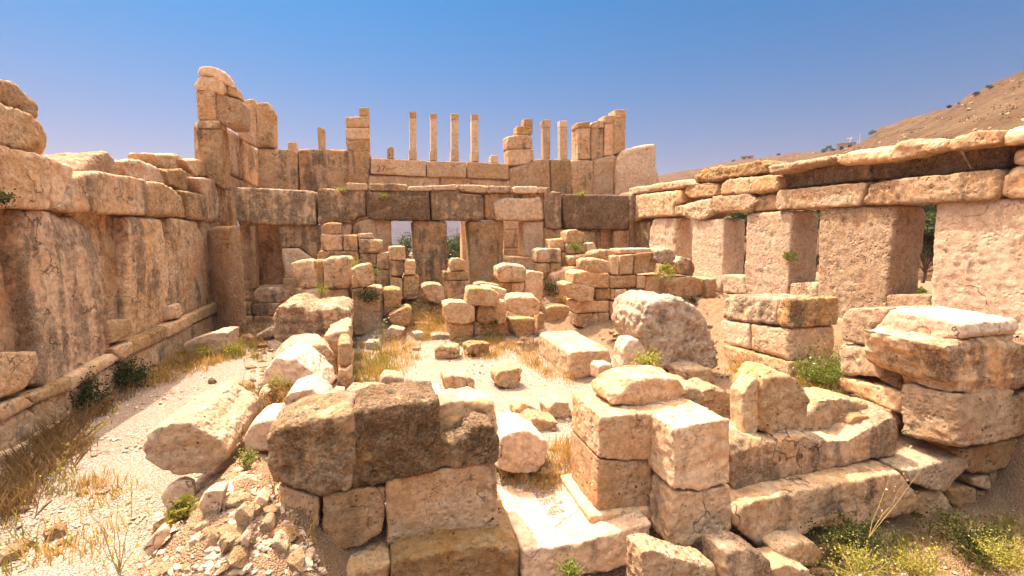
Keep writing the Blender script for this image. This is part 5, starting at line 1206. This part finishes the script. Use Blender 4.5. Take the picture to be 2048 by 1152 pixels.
# poles and huts on the hill
PGp = 'poles on the hill'
def pole(px, y0, y1, t, lab, arm=False, mat='pole_pale', lean=0):
    b = on_hill(px, t); n = Vector((b.x, b.y, 0)).normalized()
    top = on_plane(px+lean, y1, b, n); 
    root = thing('utility_pole', b, lab, 'pole', PGp); vs, fs = [], []
    tube(vs, fs, b-Vector((0, 0, 1)), top, .14, .10, 8); mesh_obj('post', vs, fs, M[mat], root, origin=b)
    if arm:
        vs, fs = [], []; u = Vector((n.y, -n.x, 0)); q = b.lerp(top, .9); tube(vs, fs, q-u*1.0, q+u*.5, .09, .09, 6); mesh_obj('cross_arm', vs, fs, M[mat], root, origin=b)
pole(1700, 290, 274, .97, 'leaning pale pole with a short cross arm on the hill crest', True, lean=3)
pole(1721, 288, 267, .97, 'tallest pale pole on the hill crest')
pole(1716, 292, 281, .96, 'short pole between the leaning one and the tallest')
pole(1736, 291, 277, .93, 'thin dark pole against the hillside right of the tallest', mat='pole_wood')
pole(1628, 312, 304, .97, 'faint pole alone on the low crest left of the shrubs')
def pole_at(p, top, lab):
    root = thing('utility_pole', p, lab, 'pole', PGp); vs, fs = [], []
    tube(vs, fs, p, top, .13, .09, 8); mesh_obj('post', vs, fs, M['pole_wood'], root, origin=p)
    vs, fs = [], []; q = p.lerp(top, .86); tube(vs, fs, q-Vector((1.0, 0, 0)), q+Vector((1.0, 0, 0)), .08, .08, 6); mesh_obj('cross_arm', vs, fs, M['pole_wood'], root, origin=p)
pt = on_y(914, 455, 85); pole_at(Vector((pt.x, pt.y, -4)), pt, 'dark utility pole standing in the valley, seen through the second window')
def hut(px, t, w, d, h, lab):
    b = on_hill(px, t); root = thing('hut', b, lab, 'hut'); az = math.atan2(b.x, b.y)
    def box(x0, x1, y0, y1, z0, z1, nm, mat):
        c = [Vector((x, y, z)) for z in (z0, z1) for x, y in ((x0, y0), (x1, y0), (x1, y1), (x0, y1))]
        R = Matrix.Rotation(-az, 3, 'Z'); v = [(b+R @ q)[:] for q in c]
        mesh_obj(nm, v, [(3,2,1,0),(4,5,6,7),(0,1,5,4),(1,2,6,5),(2,3,7,6),(3,0,4,7)], M[mat], root, origin=b)
    box(-w/2, w/2, 0, d, -.8, h, 'wall', 'house_wall'); box(-w/2-.2, w/2+.2, -.2, d+.2, h, h+.18, 'roof', 'pole_pale'); box(-w*.35, -w*.15, -.03, .05, -.5, h*.55, 'door', 'house_dark'); box(w*.1, w*.3, -.03, .05, h*.3, h*.7, 'window', 'house_dark')
hut(1693, .95, 4.6, 4, 1.9, 'small flat roofed hut on the hill crest under the leaning pole')
hut(1500, .97, 4.5, 3, 1.3, 'low dark hut on the skyline of the low hill')

# ---------------------------------------------------------------- light, sky, camera
SUN_DIR = Vector((-0.24, 0.50, 1.0)).normalized()
el = math.asin(SUN_DIR.z); az = math.atan2(SUN_DIR.x, SUN_DIR.y)
ld = bpy.data.lights.new('sun', 'SUN'); ld.energy = SUN; ld.angle = math.radians(0.53); ld.color = (1.0, 0.89, 0.80)
lo = bpy.data.objects.new('sun', ld); COL.objects.link(lo); lo.rotation_euler = (-SUN_DIR).to_track_quat('-Z', 'Y').to_euler(); lo.location = (0, 0, 60)
w = bpy.data.worlds.new('World'); sc.world = w; w.use_nodes = True
nt = w.node_tree; bg = nt.nodes['Background']
sky = nt.nodes.new('ShaderNodeTexSky'); sky.sky_type = 'NISHITA'; sky.sun_disc = False
sky.sun_elevation = el; sky.sun_rotation = az; sky.altitude = 400; sky.air_density = 1.2; sky.dust_density = DUST; sky.ozone_density = 3.0
tint = nt.nodes.new('ShaderNodeMix'); tint.data_type = 'RGBA'; tint.blend_type = 'MULTIPLY'; tint.inputs[0].default_value = 1.0
tc = nt.nodes.new('ShaderNodeTexCoord'); sx = nt.nodes.new('ShaderNodeSeparateXYZ'); nt.links.new(tc.outputs['Generated'], sx.inputs[0])
def sky_mix(lo, hi, a, b):
    mr = nt.nodes.new('ShaderNodeMapRange'); mr.interpolation_type = 'SMOOTHSTEP'; nt.links.new(sx.outputs[2], mr.inputs[0]); mr.inputs[1].default_value = lo; mr.inputs[2].default_value = hi
    gd = nt.nodes.new('ShaderNodeMix'); gd.data_type = 'RGBA'; nt.links.new(mr.outputs[0], gd.inputs[0])
    for i, v in ((6, a), (7, b)):
        if isinstance(v, tuple): gd.inputs[i].default_value = (*v, 1)
        else: nt.links.new(v, gd.inputs[i])
    return gd.outputs[2]
# lavender dust near the horizon, deep blue above it, boosted warm zenith added out of view as fill light
nt.links.new(sky_mix(0.46, 0.80, sky_mix(0.0, 0.46, SKY_LOW, SKY_HIGH), SKY_ZEN), tint.inputs[7])
nt.links.new(sky.outputs[0], tint.inputs[6]); nt.links.new(tint.outputs[2], bg.inputs[0]); bg.inputs[1].default_value = SKY_STRENGTH
cam = bpy.data.cameras.new('camera'); co_ = bpy.data.objects.new('camera', cam); COL.objects.link(co_)
co_.location = CAM; cam.sensor_width = 36; cam.lens = F/2048*36; cam.clip_end = 6000; cam.clip_start = .05
co_.rotation_euler = Matrix((RIGHT, UP, -FWD)).transposed().to_euler(); sc.camera = co_
sc.view_settings.view_transform = 'Standard'; sc.view_settings.look = 'None'; sc.view_settings.gamma = 1; sc.view_settings.exposure = EXPOSURE
sc.cycles.max_bounces = 8; sc.cycles.diffuse_bounces = 5; sc.cycles.use_denoising = True

def haze():
    x0, x1, y0, y1, z0, z1 = -850, 850, -60, 850, -34, 85
    v = [(x, y, z) for z in (z0, z1) for x, y in ((x0, y0), (x1, y0), (x1, y1), (x0, y1))]
    m = bpy.data.materials.new('haze'); m.use_nodes = True; t = m.node_tree; t.nodes.clear()
    o = t.nodes.new('ShaderNodeOutputMaterial'); pv = t.nodes.new('ShaderNodeVolumePrincipled')
    pv.inputs['Density'].default_value = HAZE; pv.inputs['Color'].default_value = (0.70, 0.68, 1.0, 1); pv.inputs['Anisotropy'].default_value = 0.2
    t.links.new(pv.outputs[0], o.inputs['Volume'])
    h = mesh_obj('haze', v, [(3,2,1,0),(4,5,6,7),(0,1,5,4),(1,2,6,5),(2,3,7,6),(3,0,4,7)], m, origin=Vector((0, 0, 0)))
    tag(h, 'thin summer haze over the valley', 'haze', kind='stuff'); h.display_type = 'WIRE'
if HAZE: haze()
